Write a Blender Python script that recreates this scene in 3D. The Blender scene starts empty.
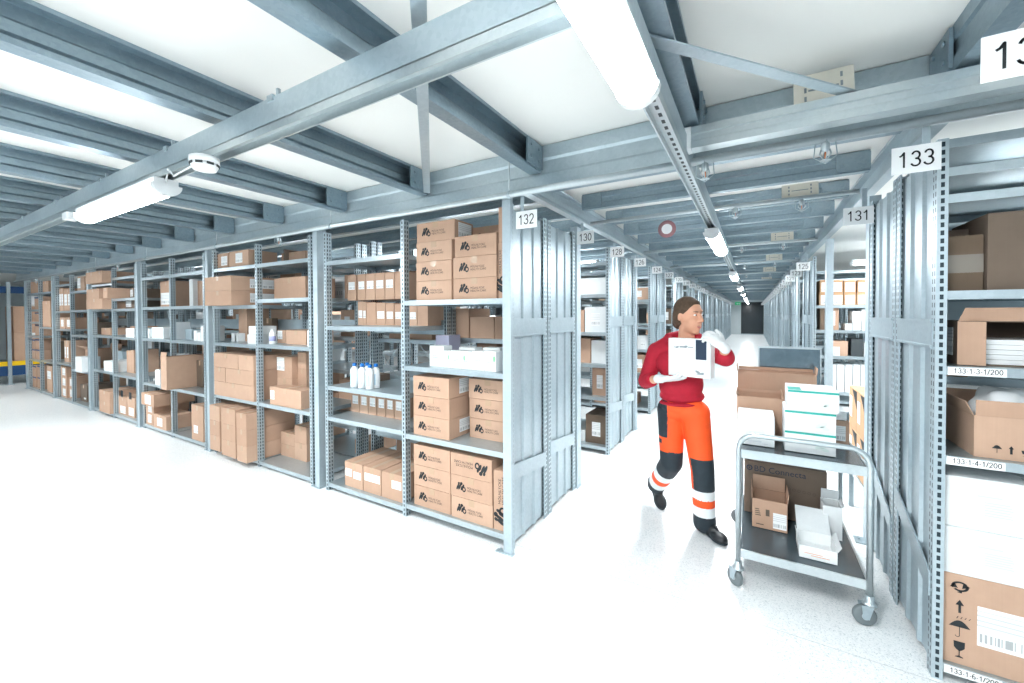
import bpy, bmesh, math, random
from mathutils import Vector, Matrix
random.seed(11)
scene = bpy.context.scene
COL = scene.collection
PI = math.pi

# ------------------------------------------------------------------ camera model (1024 x 683)
F_PX, YAW, PITCH, ROLL, CY, CAM_H = 409.53, 0.5317, 0.0156, 0.0041, 320.4, 1.5372
_sy, _cy, _sp, _cp = math.sin(YAW), math.cos(YAW), math.sin(PITCH), math.cos(PITCH)
_F = Vector((-_sy * _cp, _cy * _cp, -_sp)); _R = Vector((_cy, _sy, 0)); _D = _F.cross(_R)
RIGHT = _R * math.cos(ROLL) + _D * math.sin(ROLL)
DOWN = -_R * math.sin(ROLL) + _D * math.cos(ROLL)
FWD = _F
EYE = Vector((0, 0, CAM_H))
def at(x, y, axis, v):
    """world point where the sight line through photo point (x, y) meets the plane axis = v"""
    d = RIGHT * ((x - 512) / F_PX) + DOWN * ((y - CY) / F_PX) + FWD
    return EYE + d * ((v - EYE[axis]) / d[axis])
def atY(x, y, Y): return at(x, y, 1, Y)

cam = bpy.data.objects.new('camera', bpy.data.cameras.new('camera'))
COL.objects.link(cam)
cam.data.sensor_width = 36; cam.data.lens = F_PX * 36 / 1024
cam.data.shift_y = -(341.5 - CY) / 1024
cam.data.clip_start = 0.02; cam.data.clip_end = 200
m3 = Matrix((RIGHT, -DOWN, -FWD)).transposed()
cam.matrix_world = Matrix.Translation(EYE) @ m3.to_4x4()
scene.camera = cam

# ------------------------------------------------------------------ materials
def lin(h):
    h = h.lstrip('#'); out = []
    for i in (0, 2, 4):
        c = int(h[i:i + 2], 16) / 255
        out.append(c / 12.92 if c <= 0.04045 else ((c + 0.055) / 1.055) ** 2.4)
    return tuple(out) + (1,)
class NT:
    def __init__(s, name):
        s.m = bpy.data.materials.new(name); s.m.use_nodes = True
        s.t = s.m.node_tree; s.b = s.t.nodes['Principled BSDF']
    def n(s, ty, **kw):
        nd = s.t.nodes.new(ty)
        for k, v in kw.items(): setattr(nd, k, v)
        return nd
    def l(s, a, b): s.t.links.new(a, b)
    def math(s, op, a, b=None, c=None):
        nd = s.n('ShaderNodeMath', operation=op)
        for i, v in enumerate((a, b, c)):
            if v is None: continue
            if isinstance(v, (int, float)): nd.inputs[i].default_value = v
            else: s.l(v, nd.inputs[i])
        return nd.outputs[0]
    def mix(s, f, a, b):
        nd = s.n('ShaderNodeMix', data_type='RGBA')
        for sock, v in ((nd.inputs[0], f), (nd.inputs[6], a), (nd.inputs[7], b)):
            if isinstance(v, (tuple, int, float)): sock.default_value = v
            else: s.l(v, sock)
        return nd.outputs[2]
    def ramp(s, f, stops):
        nd = s.n('ShaderNodeValToRGB'); e = nd.color_ramp.elements
        while len(e) < len(stops): e.new(0.5)
        for k, (p, c) in enumerate(stops): e[k].position = p; e[k].color = c
        s.l(f, nd.inputs[0]); return nd.outputs[0]
    def noise(s, scale, detail=2, coord=None, rough=0.5):
        nd = s.n('ShaderNodeTexNoise'); nd.inputs['Scale'].default_value = scale
        nd.inputs['Detail'].default_value = detail; nd.inputs['Roughness'].default_value = rough
        if coord is None: coord = s.n('ShaderNodeTexCoord').outputs['Object']
        s.l(coord, nd.inputs['Vector']); return nd.outputs['Fac']
def simple(name, col, rough=0.5, metal=0.0, var=0.0, emit=None, scale=30):
    t = NT(name); c = lin(col)
    if var:
        f = t.noise(scale, 3)
        d = tuple(max(0, x * (1 - var)) for x in c[:3]) + (1,)
        t.l(t.ramp(f, [(0.3, d), (0.7, c)]), t.b.inputs['Base Color'])
    else: t.b.inputs['Base Color'].default_value = c
    t.b.inputs['Roughness'].default_value = rough; t.b.inputs['Metallic'].default_value = metal
    if emit:
        t.b.inputs['Emission Color'].default_value = lin(emit[0]); t.b.inputs['Emission Strength'].default_value = emit[1]
    return t.m
def galv(name, a, b, rough, metal, bump=0.0):
    t = NT(name)
    co = t.n('ShaderNodeTexCoord').outputs['Object']
    v = t.n('ShaderNodeTexVoronoi'); v.inputs['Scale'].default_value = 70; t.l(co, v.inputs['Vector'])
    sep = t.n('ShaderNodeSeparateColor'); t.l(v.outputs['Color'], sep.inputs[0])
    f = t.math('ADD', t.math('MULTIPLY', sep.outputs[0], 0.1), t.math('MULTIPLY', t.noise(1.6, 3, co), 0.75))
    t.l(t.ramp(f, [(0.25, lin(a)), (0.7, lin(b))]), t.b.inputs['Base Color'])
    t.l(t.math('MULTIPLY_ADD', sep.outputs[1], 0.03, rough - 0.015), t.b.inputs['Roughness'])
    t.b.inputs['Metallic'].default_value = metal
    return t
STEEL = galv('galvanised_steel', '#a3b3bb', '#c6d2d7', 0.38, 0.6).m
STEEL_DK = galv('galvanised_steel_beam', '#8094a0', '#a6b7bf', 0.38, 0.72).m
STEEL_SH = galv('shelf_steel', '#a2b1b8', '#c0ccd1', 0.3, 0.62).m
PIPE = galv('pipe_steel', '#b8c3c7', '#d3dadc', 0.3, 0.75).m
POST = galv('post_steel', '#a9b9c1', '#c3cfd5', 0.42, 0.4).m
def perforated():
    t = galv('perforated_steel', '#a8b8c0', '#c5d1d6', 0.38, 0.55)
    co = t.n('ShaderNodeTexCoord').outputs['Object']
    s = t.n('ShaderNodeSeparateXYZ'); t.l(co, s.inputs[0])
    # rows of punched slots, one every 33 mm, on the face centre line of each flange
    z = t.math('ABSOLUTE', t.math('SUBTRACT', t.math('FRACT', t.math('DIVIDE', s.outputs[2], 0.033)), 0.5))
    zin = t.math('LESS_THAN', z, 0.3)
    xin = t.math('LESS_THAN', t.math('ABSOLUTE', s.outputs[0]), 0.0058)
    yin = t.math('LESS_THAN', t.math('ABSOLUTE', t.math('SUBTRACT', t.math('ABSOLUTE', s.outputs[1]), 0.012)), 0.0045)
    g = t.n('ShaderNodeNewGeometry'); sn = t.n('ShaderNodeSeparateXYZ'); 
    tr = t.n('ShaderNodeVectorTransform', vector_type='NORMAL', convert_from='WORLD', convert_to='OBJECT')
    t.l(g.outputs['Normal'], tr.inputs[0]); t.l(tr.outputs[0], sn.inputs[0])
    fx = t.math('GREATER_THAN', t.math('ABSOLUTE', sn.outputs[1]), 0.7)
    fy = t.math('GREATER_THAN', t.math('ABSOLUTE', sn.outputs[0]), 0.7)
    on = t.math('MULTIPLY', zin, t.math('MAXIMUM', t.math('MULTIPLY', fx, xin), t.math('MULTIPLY', fy, yin)))
    old = t.b.inputs['Base Color'].links[0].from_socket
    t.l(t.mix(on, old, lin('#2c3a42')), t.b.inputs['Base Color'])
    return t.m
PERF = perforated()
def floor_mat():
    t = NT('white_terrazzo'); co = t.n('ShaderNodeTexCoord').outputs['Object']
    v = t.n('ShaderNodeTexVoronoi'); v.inputs['Scale'].default_value = 210; t.l(co, v.inputs['Vector'])
    sep = t.n('ShaderNodeSeparateColor'); t.l(v.outputs['Color'], sep.inputs[0])
    c1 = t.ramp(sep.outputs[0], [(0.0, lin('#bfc6c8')), (0.14, lin('#dfe3e4')), (0.6, lin('#eef0f0'))])
    s = t.n('ShaderNodeSeparateXYZ'); t.l(co, s.inputs[0])
    def joint(o, step, off):
        return t.math('LESS_THAN', t.math('ABSOLUTE', t.math('SUBTRACT', t.math('FRACT', t.math('DIVIDE', t.math('SUBTRACT', o, off - step / 2), step)), 0.5)), 0.0022 / step)
    j = t.math('MAXIMUM', joint(s.outputs[1], 3.6, 2.34), joint(s.outputs[0], 3.6, -2.36))
    t.l(t.mix(t.math('MULTIPLY', j, 0.45), c1, lin('#8f979a')), t.b.inputs['Base Color'])
    t.b.inputs['Roughness'].default_value = 0.28
    return t.m
FLOOR = floor_mat()
CEIL = simple('white_ceiling_board', '#eeeeea', 0.75, var=0.05, scale=1.5)
WALLM = simple('pale_wall_paint', '#c9d3d6', 0.8, var=0.05, scale=2)
def card(name, a, b):
    t = NT(name); co = t.n('ShaderNodeTexCoord').outputs['Object']
    r = t.n('ShaderNodeObjectInfo').outputs['Random']
    base = t.mix(r, lin(a), lin(b))
    f = t.noise(14, 4, co, 0.6)
    mp = t.n('ShaderNodeMapping'); mp.inputs['Scale'].default_value = (160, 160, 3); t.l(co, mp.inputs[0])
    f2 = t.noise(1, 1, mp.outputs[0])
    k = t.math('MULTIPLY_ADD', f, 0.16, t.math('MULTIPLY_ADD', f2, 0.06, 0.88))
    nd = t.n('ShaderNodeVectorMath', operation='SCALE'); t.l(base, nd.inputs[0]); t.l(k, nd.inputs['Scale'])
    t.l(nd.outputs[0], t.b.inputs['Base Color']); t.b.inputs['Roughness'].default_value = 0.85
    return t.m
CARD = card('brown_cardboard', '#c3a28b', '#b8967f')
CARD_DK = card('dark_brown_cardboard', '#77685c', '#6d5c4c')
CARD_OR = card('orange_cardboard', '#c9a17c', '#bf9672')
WHITEC = card('white_cardboard', '#e9ecec', '#dfe4e5')
TAPE = simple('packing_tape', '#b4977c', 0.3)
def label_mat():
    t = NT('printed_paper_label'); g = t.n('ShaderNodeTexCoord').outputs['Generated']
    s = t.n('ShaderNodeSeparateXYZ'); t.l(g, s.inputs[0])
    u = t.math('MAXIMUM', s.outputs[0], s.outputs[1]); v = s.outputs[2]
    lines = t.math('LESS_THAN', t.math('FRACT', t.math('MULTIPLY', v, 8)), 0.32)
    up = t.math('MULTIPLY', t.math('GREATER_THAN', v, 0.45), t.math('LESS_THAN', v, 0.9))
    mp = t.n('ShaderNodeMapping'); mp.inputs['Scale'].default_value = (30, 30, 0.01); t.l(g, mp.inputs[0])
    bars = t.math('GREATER_THAN', t.noise(1, 0, mp.outputs[0]), 0.5)
    dn = t.math('MULTIPLY', t.math('GREATER_THAN', v, 0.1), t.math('LESS_THAN', v, 0.32))
    on = t.math('MAXIMUM', t.math('MULTIPLY', t.math('MULTIPLY', lines, up), 0.35), t.math('MULTIPLY', t.math('MULTIPLY', bars, dn), 0.6))
    t.l(t.mix(on, lin('#eef0f0'), lin('#5d666a')), t.b.inputs['Base Color']); t.b.inputs['Roughness'].default_value = 0.5
    return t.m
LABEL = label_mat()
PLAINLABEL = simple('white_paper', '#eff1f1', 0.6)
INK = simple('black_ink', '#20262a', 0.6)
GREYINK = simple('grey_ink', '#8a9498', 0.6)
NAVY = simple('navy_print', '#122a42', 0.5)
TEAL = simple('teal_print', '#1fa79a', 0.5)
GREEN = simple('green_print', '#79b98c', 0.5)
ORANGE = simple('orange_print', '#e08a52', 0.6)
YELLOW = simple('yellow_paint', '#f2c400', 0.5)
BLUE = simple('blue_paint', '#12406e', 0.5)
CAPBLUE = simple('blue_plastic', '#0f6fc0', 0.35)
SIGN = simple('white_sign_board', '#f0f2f2', 0.5)
WHITEPL = simple('white_plastic', '#eef1f2', 0.35)
CREAM = simple('cream_plastic', '#e4dfd2', 0.6, var=0.04)
DARK = simple('dark_rubber', '#3a4144', 0.6)
GREYRUB = simple('grey_rubber', '#6d7679', 0.55)
DOORM = simple('dark_door_panel', '#1f2b31', 0.22)
LAMP = simple('lamp_diffuser_glow', '#ffffff', 0.4, emit=('#f6fbff', 22))
EXITG = simple('green_sign_glow', '#1f9d63', 0.4, emit=('#1f9d63', 0.6))
SHELFDK = simple('trolley_deck_laminate', '#46535a', 0.22, var=0.08, scale=6)
RUSTRED = simple('faded_red_sign_paint', '#94686d', 0.6)

# ------------------------------------------------------------------ mesh helpers
class MB:
    def __init__(s): s.bm = bmesh.new()
    def box(s, x0, x1, y0, y1, z0, z1, mi=0):
        v = [s.bm.verts.new(c) for c in ((x0,y0,z0),(x1,y0,z0),(x1,y1,z0),(x0,y1,z0),(x0,y0,z1),(x1,y0,z1),(x1,y1,z1),(x0,y1,z1))]
        for f in ((3,2,1,0),(4,5,6,7),(0,1,5,4),(1,2,6,5),(2,3,7,6),(3,0,4,7)):
            s.bm.faces.new([v[i] for i in f]).material_index = mi
        return s
    def slab(s, pts, t):
        """a flat quad/polygon pts given thickness t along its normal"""
        p = [Vector(q) for q in pts]; n = (p[1] - p[0]).cross(p[2] - p[0]).normalized() * t
        a = [s.bm.verts.new(q) for q in p]; b = [s.bm.verts.new(q + n) for q in p]
        s.bm.faces.new(a[::-1]); s.bm.faces.new(b); k = len(p)
        for i in range(k): s.bm.faces.new((a[i], a[(i + 1) % k], b[(i + 1) % k], b[i]))
        return s
    def prism(s, prof, axis, a, b, closed=True):
        """profile (list of 2-D points) swept along an axis"""
        def P(u, v, w):
            return {0: (w, u, v), 1: (u, w, v), 2: (u, v, w)}[axis]
        A = [s.bm.verts.new(P(u, v, a)) for u, v in prof]; B = [s.bm.verts.new(P(u, v, b)) for u, v in prof]
        k = len(prof)
        for i in range(k if closed else k - 1):
            j = (i + 1) % k; s.bm.faces.new((A[i], A[j], B[j], B[i]))
        if closed:
            s.bm.faces.new(A[::-1]); s.bm.faces.new(B)
        return s
    def tube(s, pts, r, seg=12, cap=True):
        pts = [Vector(p) for p in pts]; rings = []
        for i, p in enumerate(pts):
            d = (pts[min(i + 1, len(pts) - 1)] - pts[max(i - 1, 0)]).normalized()
            up = Vector((0, 0, 1)) if abs(d.z) < 0.9 else Vector((1, 0, 0))
            if rings: up = last
            a = (up - d * up.dot(d)).normalized(); b = d.cross(a); last = a
            rr = r[i] if isinstance(r, (list, tuple)) else r
            rings.append([s.bm.verts.new(p + (a * math.cos(2*PI*k/seg) + b * math.sin(2*PI*k/seg)) * rr) for k in range(seg)])
        for A, B in zip(rings, rings[1:]):
            for k in range(seg): s.bm.faces.new((A[k], A[(k+1)%seg], B[(k+1)%seg], B[k])).smooth = True
        if cap: s.bm.faces.new(rings[0][::-1]); s.bm.faces.new(rings[-1])
        return s
    def lathe(s, prof, c=(0,0,0), axis=2, seg=24):
        rings = []
        for r, h in prof:
            ring = []
            for k in range(seg):
                a, b = r * math.cos(2*PI*k/seg), r * math.sin(2*PI*k/seg)
                q = {2: (a, b, h), 0: (h, a, b), 1: (b, h, a)}[axis]
                ring.append(s.bm.verts.new((c[0]+q[0], c[1]+q[1], c[2]+q[2])))
            rings.append(ring)
        for A, B in zip(rings, rings[1:]):
            for k in range(seg): s.bm.faces.new((A[k], A[(k+1)%seg], B[(k+1)%seg], B[k])).smooth = True
        s.bm.faces.new(rings[0][::-1]); s.bm.faces.new(rings[-1])
        return s
    def bevel(s, w, seg=1):
        bmesh.ops.bevel(s.bm, geom=[e for e in s.bm.edges if e.calc_face_angle(0) > 0.6], offset=w, segments=seg, affect='EDGES', profile=0.5)
        return s
    def mesh(s, name, mats):
        bmesh.ops.recalc_face_normals(s.bm, faces=s.bm.faces)
        me = bpy.data.meshes.new(name); s.bm.to_mesh(me); s.bm.free()
        for m in (mats if isinstance(mats, (list, tuple)) else [mats]): me.materials.append(m)
        return me
def link(name, me, parent=None, loc=(0,0,0), rot=(0,0,0)):
    o = bpy.data.objects.new(name, me); COL.objects.link(o)
    o.location = loc; o.rotation_euler = rot
    if parent is not None: o.parent = parent
    return o
def tag(o, label, cat, group=None, kind=None):
    o['label'] = label; o['category'] = cat
    if group: o['group'] = group
    if kind: o['kind'] = kind
    return o
def empty(name, loc, label, cat, group=None, rz=0):
    o = bpy.data.objects.new(name, None); COL.objects.link(o); o.empty_display_size = 0.1
    o.location = loc; o.rotation_euler = (0, 0, rz)
    return tag(o, label, cat, group)
def struct(name, me):
    o = link(name, me); o['kind'] = 'structure'; return o
ORD = 'zeroth first second third fourth fifth sixth seventh eighth ninth tenth eleventh twelfth thirteenth fourteenth fifteenth sixteenth seventeenth eighteenth nineteenth'.split()
TENS = {2: 'twent', 3: 'thirt', 4: 'fort', 5: 'fift', 6: 'sixt'}
def nth(n):
    if n < 20: return ORD[n]
    t, u = divmod(n, 10)
    return TENS[t] + 'ieth' if u == 0 else TENS[t] + 'y-' + ORD[u]
_txt = {}
def text_bm(s, size, align='LEFT'):
    """flat lettering as vertices + faces in the XZ plane, facing -Y"""
    k = (s, align)
    if k not in _txt:
        cu = bpy.data.curves.new('lettering', 'FONT'); cu.body = s; cu.size = 1; cu.align_x = align; cu.resolution_u = 3
        o = bpy.data.objects.new('lettering', cu); COL.objects.link(o)
        dg = bpy.context.evaluated_depsgraph_get(); dg.update()
        me = bpy.data.meshes.new_from_object(o.evaluated_get(dg))
        _txt[k] = ([v.co.copy() for v in me.vertices], [tuple(p.vertices) for p in me.polygons])
        bpy.data.objects.remove(o); bpy.data.meshes.remove(me); bpy.data.curves.remove(cu)
    V, Fc = _txt[k]
    return [(v.x * size, v.y * size) for v in V], Fc
def arc(cx, cy, rx, ry, a0, a1, n=12):
    return [(cx + rx*math.cos(math.radians(a0 + (a1 - a0)*i/n)), cy + ry*math.sin(math.radians(a0 + (a1 - a0)*i/n))) for i in range(n + 1)]
GLYPH = {'0': [arc(.27, .5, .21, .45, 0, 360, 20)], '1': [[(.09, .72), (.2, .78), (.31, .95), (.31, 0)]],
    '2': [arc(.27, .7, .2, .25, 170, -35, 12) + [(.08, .05), (.49, .05)]], '3': [arc(.27, .72, .18, .23, 165, -85, 12) + arc(.26, .28, .21, .235, 85, -165, 12)],
    '4': [[(.38, 0), (.38, .95), (.05, .3), (.5, .3)]], '5': [[(.45, .95), (.14, .95), (.1, .5)] + arc(.26, .32, .21, .27, 130, -160, 14)],
    '6': [arc(.27, .3, .2, .26, 0, 360, 18), arc(.32, .42, .25, .53, 75, 190, 10)], '7': [[(.06, .95), (.49, .95), (.3, .55), (.2, 0)]],
    '8': [arc(.27, .73, .17, .22, 0, 360, 16), arc(.27, .27, .21, .25, 0, 360, 18)], '9': [arc(.27, .65, .2, .26, 0, 360, 18), arc(.22, .53, .25, .53, -105, 10, 10)],
    '-': [[(.04, .37), (.28, .37)]], '/': [[(.02, 0), (.28, 1)]]}
class Print:
    """ink on a surface: 2-D shapes (u right, v up) collected, then laid 0.6 mm off a face"""
    def __init__(s): s.V = []; s.Fc = []
    def add(s, V, Fc):
        b = len(s.V); s.V += V; s.Fc += [tuple(i + b for i in f) for f in Fc]; return s
    def text(s, t, u, v, size, align='LEFT', sx=1):
        V, Fc = text_bm(t, size, align); return s.add([(x * sx + u, y + v) for x, y in V], Fc)
    def stroke(s, pts, w, joins=True):
        for (a, b), (c, d) in zip(pts, pts[1:]):
            L = math.hypot(c - a, d - b)
            if L < 1e-6: continue
            nx, ny = -(d - b)/L*w/2, (c - a)/L*w/2
            s.poly([(a + nx, b + ny), (a - nx, b - ny), (c - nx, d - ny), (c + nx, d + ny)])
        if joins:
            for a, b in pts[1:-1]: s.ell(a, b, w/2, w/2, n=8)
        return s
    def digits(s, t, u, v, size, w=.105, center=False):
        adv = [.36 if c in '-/' else .6 for c in t]
        if center: u -= sum(adv)*size/2
        for c, a in zip(t, adv):
            for st_ in GLYPH[c]: s.stroke([(u + size*(x + .02), v + size*y) for x, y in st_], w*size)
            u += a*size
        return s
    def rect(s, u0, v0, u1, v1): return s.add([(u0,v0),(u1,v0),(u1,v1),(u0,v1)], [(0,1,2,3)])
    def poly(s, pts): return s.add(list(pts), [tuple(range(len(pts)))])
    def ell(s, u, v, a, b, rot=0, n=16):
        c, d = math.cos(rot), math.sin(rot)
        return s.poly([(u + a*math.cos(t)*c - b*math.sin(t)*d, v + a*math.cos(t)*d + b*math.sin(t)*c) for t in (2*PI*i/n for i in range(n))])
    def ring(s, u, v, r0, r1, a0=0, a1=2*PI, n=20, sq=1):
        V = []; Fc = []
        for i in range(n + 1):
            t = a0 + (a1 - a0) * i / n
            V += [(u + r0*math.cos(t), v + r0*math.sin(t)*sq), (u + r1*math.cos(t), v + r1*math.sin(t)*sq)]
            if i: Fc.append((2*i-2, 2*i-1, 2*i+1, 2*i))
        return s.add(V, Fc)
    def obj(s, name, mat, parent, face, rot=0, flip=False, scale=1, label=None):
        """face: function (u, v) -> point"""
        c, d = math.cos(rot), math.sin(rot)
        me = bpy.data.meshes.new(name)
        me.from_pydata([face(scale*(u*c - v*d), scale*(u*d + v*c)) for u, v in s.V], [], s.Fc); me.materials.append(mat)
        o = link(name, me, parent)
        if label: o['label'] = label
        return o

# ------------------------------------------------------------------ setting: floor, ceiling, walls
CEIL_Z = 2.56
struct('floor', MB().box(-22, 14, -7, 36, -0.15, 0).mesh('floor', FLOOR))
struct('ceiling', MB().box(-22, 14, -7, 36, CEIL_Z, CEIL_Z + 0.12).mesh('ceiling', CEIL))
mb = MB().box(-22, -1.5, 34.0, 34.2, 0, CEIL_Z).box(0.66, 14, 34.0, 34.2, 0, CEIL_Z).box(-1.5, 0.66, 34.0, 34.2, 2.32, CEIL_Z).box(-1.5, -0.74, 34.0, 34.2, 0, 2.32)
struct('wall_far', mb.mesh('wall_far', WALLM))
struct('wall_left', MB().box(-22, -21.8, -7, 34, 0, CEIL_Z).mesh('wall_left', WALLM))
d1 = struct('door_1', MB().box(-0.74, 0.66, 34.03, 34.1, 0.02, 2.32).mesh('door_1', DOORM))
link('threshold', MB().box(-0.74, 0.66, 33.85, 34.02, 0.002, 0.05).mesh('threshold', STEEL), d1)
link('door_leaf', MB().box(-0.72, -0.05, 34.005, 34.03, 0.06, 2.3).mesh('door_leaf', DOORM), d1)
link('door_leaf', MB().box(-0.03, 0.64, 34.005, 34.03, 0.06, 2.3).mesh('door_leaf', DOORM), d1)
ex = empty('exit_sign', (-0.9, 33.5, 2.12), 'green glowing exit sign hanging beside the dark door at the aisle end', 'sign')
link('sign_face', MB().box(-0.2, 0.14, -0.02, 0.02, 0, 0.2).bevel(0.01).mesh('sign_face', EXITG), ex)
link('hanger', MB().box(-0.04, -0.02, -0.01, 0.01, 0.2, 0.43).mesh('hanger', STEEL), ex)
pr = Print().poly([(-0.13, 0.09), (-0.05, 0.15), (-0.05, 0.11), (0.03, 0.11), (0.03, 0.07), (-0.05, 0.07), (-0.05, 0.03)]).rect(0.06, 0.03, 0.1, 0.15)
pr.obj('pictogram', PLAINLABEL, ex, lambda u, v: (u, -0.0215, v))
tag(link('cable_rail', MB().box(-1.66, -1.6, 33.9, 33.999, 0.9, 2.0).bevel(0.01).mesh('cable_rail', WHITEPL)), 'white vertical cable trunking on the pale far wall', 'trunking')

# ------------------------------------------------------------------ cartons
def carton_mesh(sx, sy, sz, mat, seam='y'):
    """closed carton: walls, and two top flaps meeting at a seam"""
    mb = MB(); mb.box(-sx/2, sx/2, -sy/2, sy/2, 0, sz - 0.003); mb.bevel(min(0.004, sz * 0.05))
    g = 0.0015
    if seam == 'y':
        mb.box(-sx/2 + 0.001, -g, -sy/2 + 0.001, sy/2 - 0.001, sz - 0.004, sz); mb.box(g, sx/2 - 0.001, -sy/2 + 0.001, sy/2 - 0.001, sz - 0.004, sz)
    else:
        mb.box(-sx/2 + 0.001, sx/2 - 0.001, -sy/2 + 0.001, -g, sz - 0.004, sz); mb.box(-sx/2 + 0.001, sx/2 - 0.001, g, sy/2 - 0.001, sz - 0.004, sz)
    return mb.mesh('carton', mat)
EMB = Print()
EMB.ell(0.02, 0.06, 0.022, 0.066, -0.45).ell(0.07, 0.075, 0.022, 0.075, -0.45).ell(0.105, 0.135, 0.03, 0.03).ell(0.115, 0.05, 0.02, 0.05, -0.35)
EMB.ring(0.165, 0.035, 0.022, 0.045, sq=1.15).ell(0.155, 0.1, 0.02, 0.03, -0.3).ell(0.045, 0.13, 0.022, 0.028, -0.4)
EMB.V = [(x*1.12 - .005, y*1.12 - .018) for x, y in EMB.V]
EMB.text('MÖLNLYCKE', 0.265, 0.05, 0.06).text('HEALTH CARE', 0.265, -0.008, 0.06)
def stick(parent, sx, sy, sz, spec):
    """paper labels: (face, u0, u1, v0, v1) as fractions of the face; face f front, r +X side, l -X side, t top"""
    for face, u0, u1, v0, v1 in spec:
        if face == 'f': me = MB().box(-sx/2 + u0*sx, -sx/2 + u1*sx, -sy/2 - 0.0015, -sy/2 + 0.0005, v0*sz, v1*sz)
        elif face == 'r': me = MB().box(sx/2 - 0.0005, sx/2 + 0.0015, -sy/2 + u0*sy, -sy/2 + u1*sy, v0*sz, v1*sz)
        elif face == 'l': me = MB().box(-sx/2 - 0.0015, -sx/2 + 0.0005, -sy/2 + u0*sy, -sy/2 + u1*sy, v0*sz, v1*sz)
        link('paper_label', me.mesh('paper_label', LABEL), parent)
FRAMES = []                                                           # (x0, x1, y0, y1) clear space of every shelving bay
def clip(x0, x1, y0, y1, bay=None):
    """keep a box clear of the uprights of its shelving bay"""
    xm, ym = (x0 + x1)/2, y1 - .02
    for i, (a, b, c, d) in enumerate(FRAMES):
        if (bay is None and a - .03 < xm < b + .03 and c - .2 < y0 and ym < d + .25 and y1 > c + .05 and y0 < d) or i == bay:
            w = (x1 - x0)*.65
            x0, x1 = max(x0, a), min(x1, b)
            if x1 - x0 < w:
                if xm < (a + b)/2: x1 = a + w
                else: x0 = b - w
            return x0, x1, (y0 if y0 < c else max(y0, c)), min(y1, d)
    return x0, x1, y0, y1
PLACED = []
def settle(x0, x1, y0, y1, z0, z1):
    """trim a box so that it stands beside its neighbours instead of inside them"""
    for a, b, c, d, e, f in PLACED:
        ox = min(x1, b) - max(x0, a); oy = min(y1, d) - max(y0, c); oz = min(z1, f) - max(z0, e)
        if ox <= 0 or oy <= 0 or oz <= .0005: continue
        if ox < .6*(x1 - x0):
            if x0 < a: x1 = a - .002
            else: x0 = b + .002
        elif d - y0 < .7*(y1 - y0) and y0 > c: y0 = d + .002
        elif y1 - c < .7*(y1 - y0): y1 = c - .002
        elif x0 < a: x1 = max(a - .002, x0 + .03)
        else: x0 = min(b + .002, x1 - .03)
    PLACED.append((x0, x1, y0, y1, z0, z1))
    return x0, x1, y0, y1
def carton(x0, x1, y0, y1, z0, z1, label, mat=None, cat='box', group=None, emblem=None, labels=(), tape=True, name='carton', seam='y', bay=None):
    mat = mat or CARD
    x0, x1, y0, y1 = settle(*clip(x0, x1, y0, y1, bay), z0, z1)
    sx, sy, sz = x1 - x0, y1 - y0, z1 - z0
    o = link(name, carton_mesh(sx, sy, sz, mat, seam), None, ((x0 + x1)/2, (y0 + y1)/2, z0))
    tag(o, label, cat, group)
    if tape and sx > 0.1:
        w = min(0.024, sx * 0.1); dz = min(0.06, sz * 0.3)
        if seam == 'y':
            mb = MB().box(-w, w, -sy/2 - 0.0006, sy/2, sz - 0.0004, sz + 0.0004)
            if mat in (CARD, CARD_DK): mb.box(-w, w, -sy/2 - 0.0009, -sy/2 + 0.0004, sz - dz, sz)
        else:
            mb = MB().box(-sx/2, sx/2 + 0.0006, -w, w, sz - 0.0004, sz + 0.0004).box(sx/2 - 0.0004, sx/2 + 0.0009, -w, w, sz - dz, sz)
        link('tape', mb.mesh('tape', TAPE if mat in (CARD, CARD_DK) else PLAINLABEL), o)
    if emblem:
        if emblem == 'side':
            k = sz * 0.8 / 0.66
            EMB.obj('print', INK, o, lambda u, v: (u + sx*0.52, -sy/2 - 0.001, v + sz*0.12), rot=PI/2, scale=k)
        elif emblem == 'flip':
            k = sx * 0.8 / 0.66
            EMB.obj('print', INK, o, lambda u, v: (u + sx*0.38, -sy/2 - 0.001, v + sz*0.68), rot=PI, scale=k)
        elif emblem == 'rside':
            k = sy * 0.45 / 0.66
            EMB.obj('print', INK, o, lambda u, v: (sx/2 + 0.001, u - sy*0.35, v + sz*0.4), scale=k)
        else:
            k = min(sx * 0.62 / 0.66, sz * 0.5 / 0.16)
            EMB.obj('print', INK, o, lambda u, v: (u - sx*0.34, -sy/2 - 0.001, v + sz*0.36), scale=k)
    stick(o, sx, sy, sz, labels)
    return o
def short(t):
    n = lambda q: len(q.replace('-', ' ').replace(',', ' ').split())
    if n(t) > 16: t = t.replace(' of stack', '')
    if n(t) > 16: t = t.replace('bay from 132 sign', 'bay')
    return t
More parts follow.
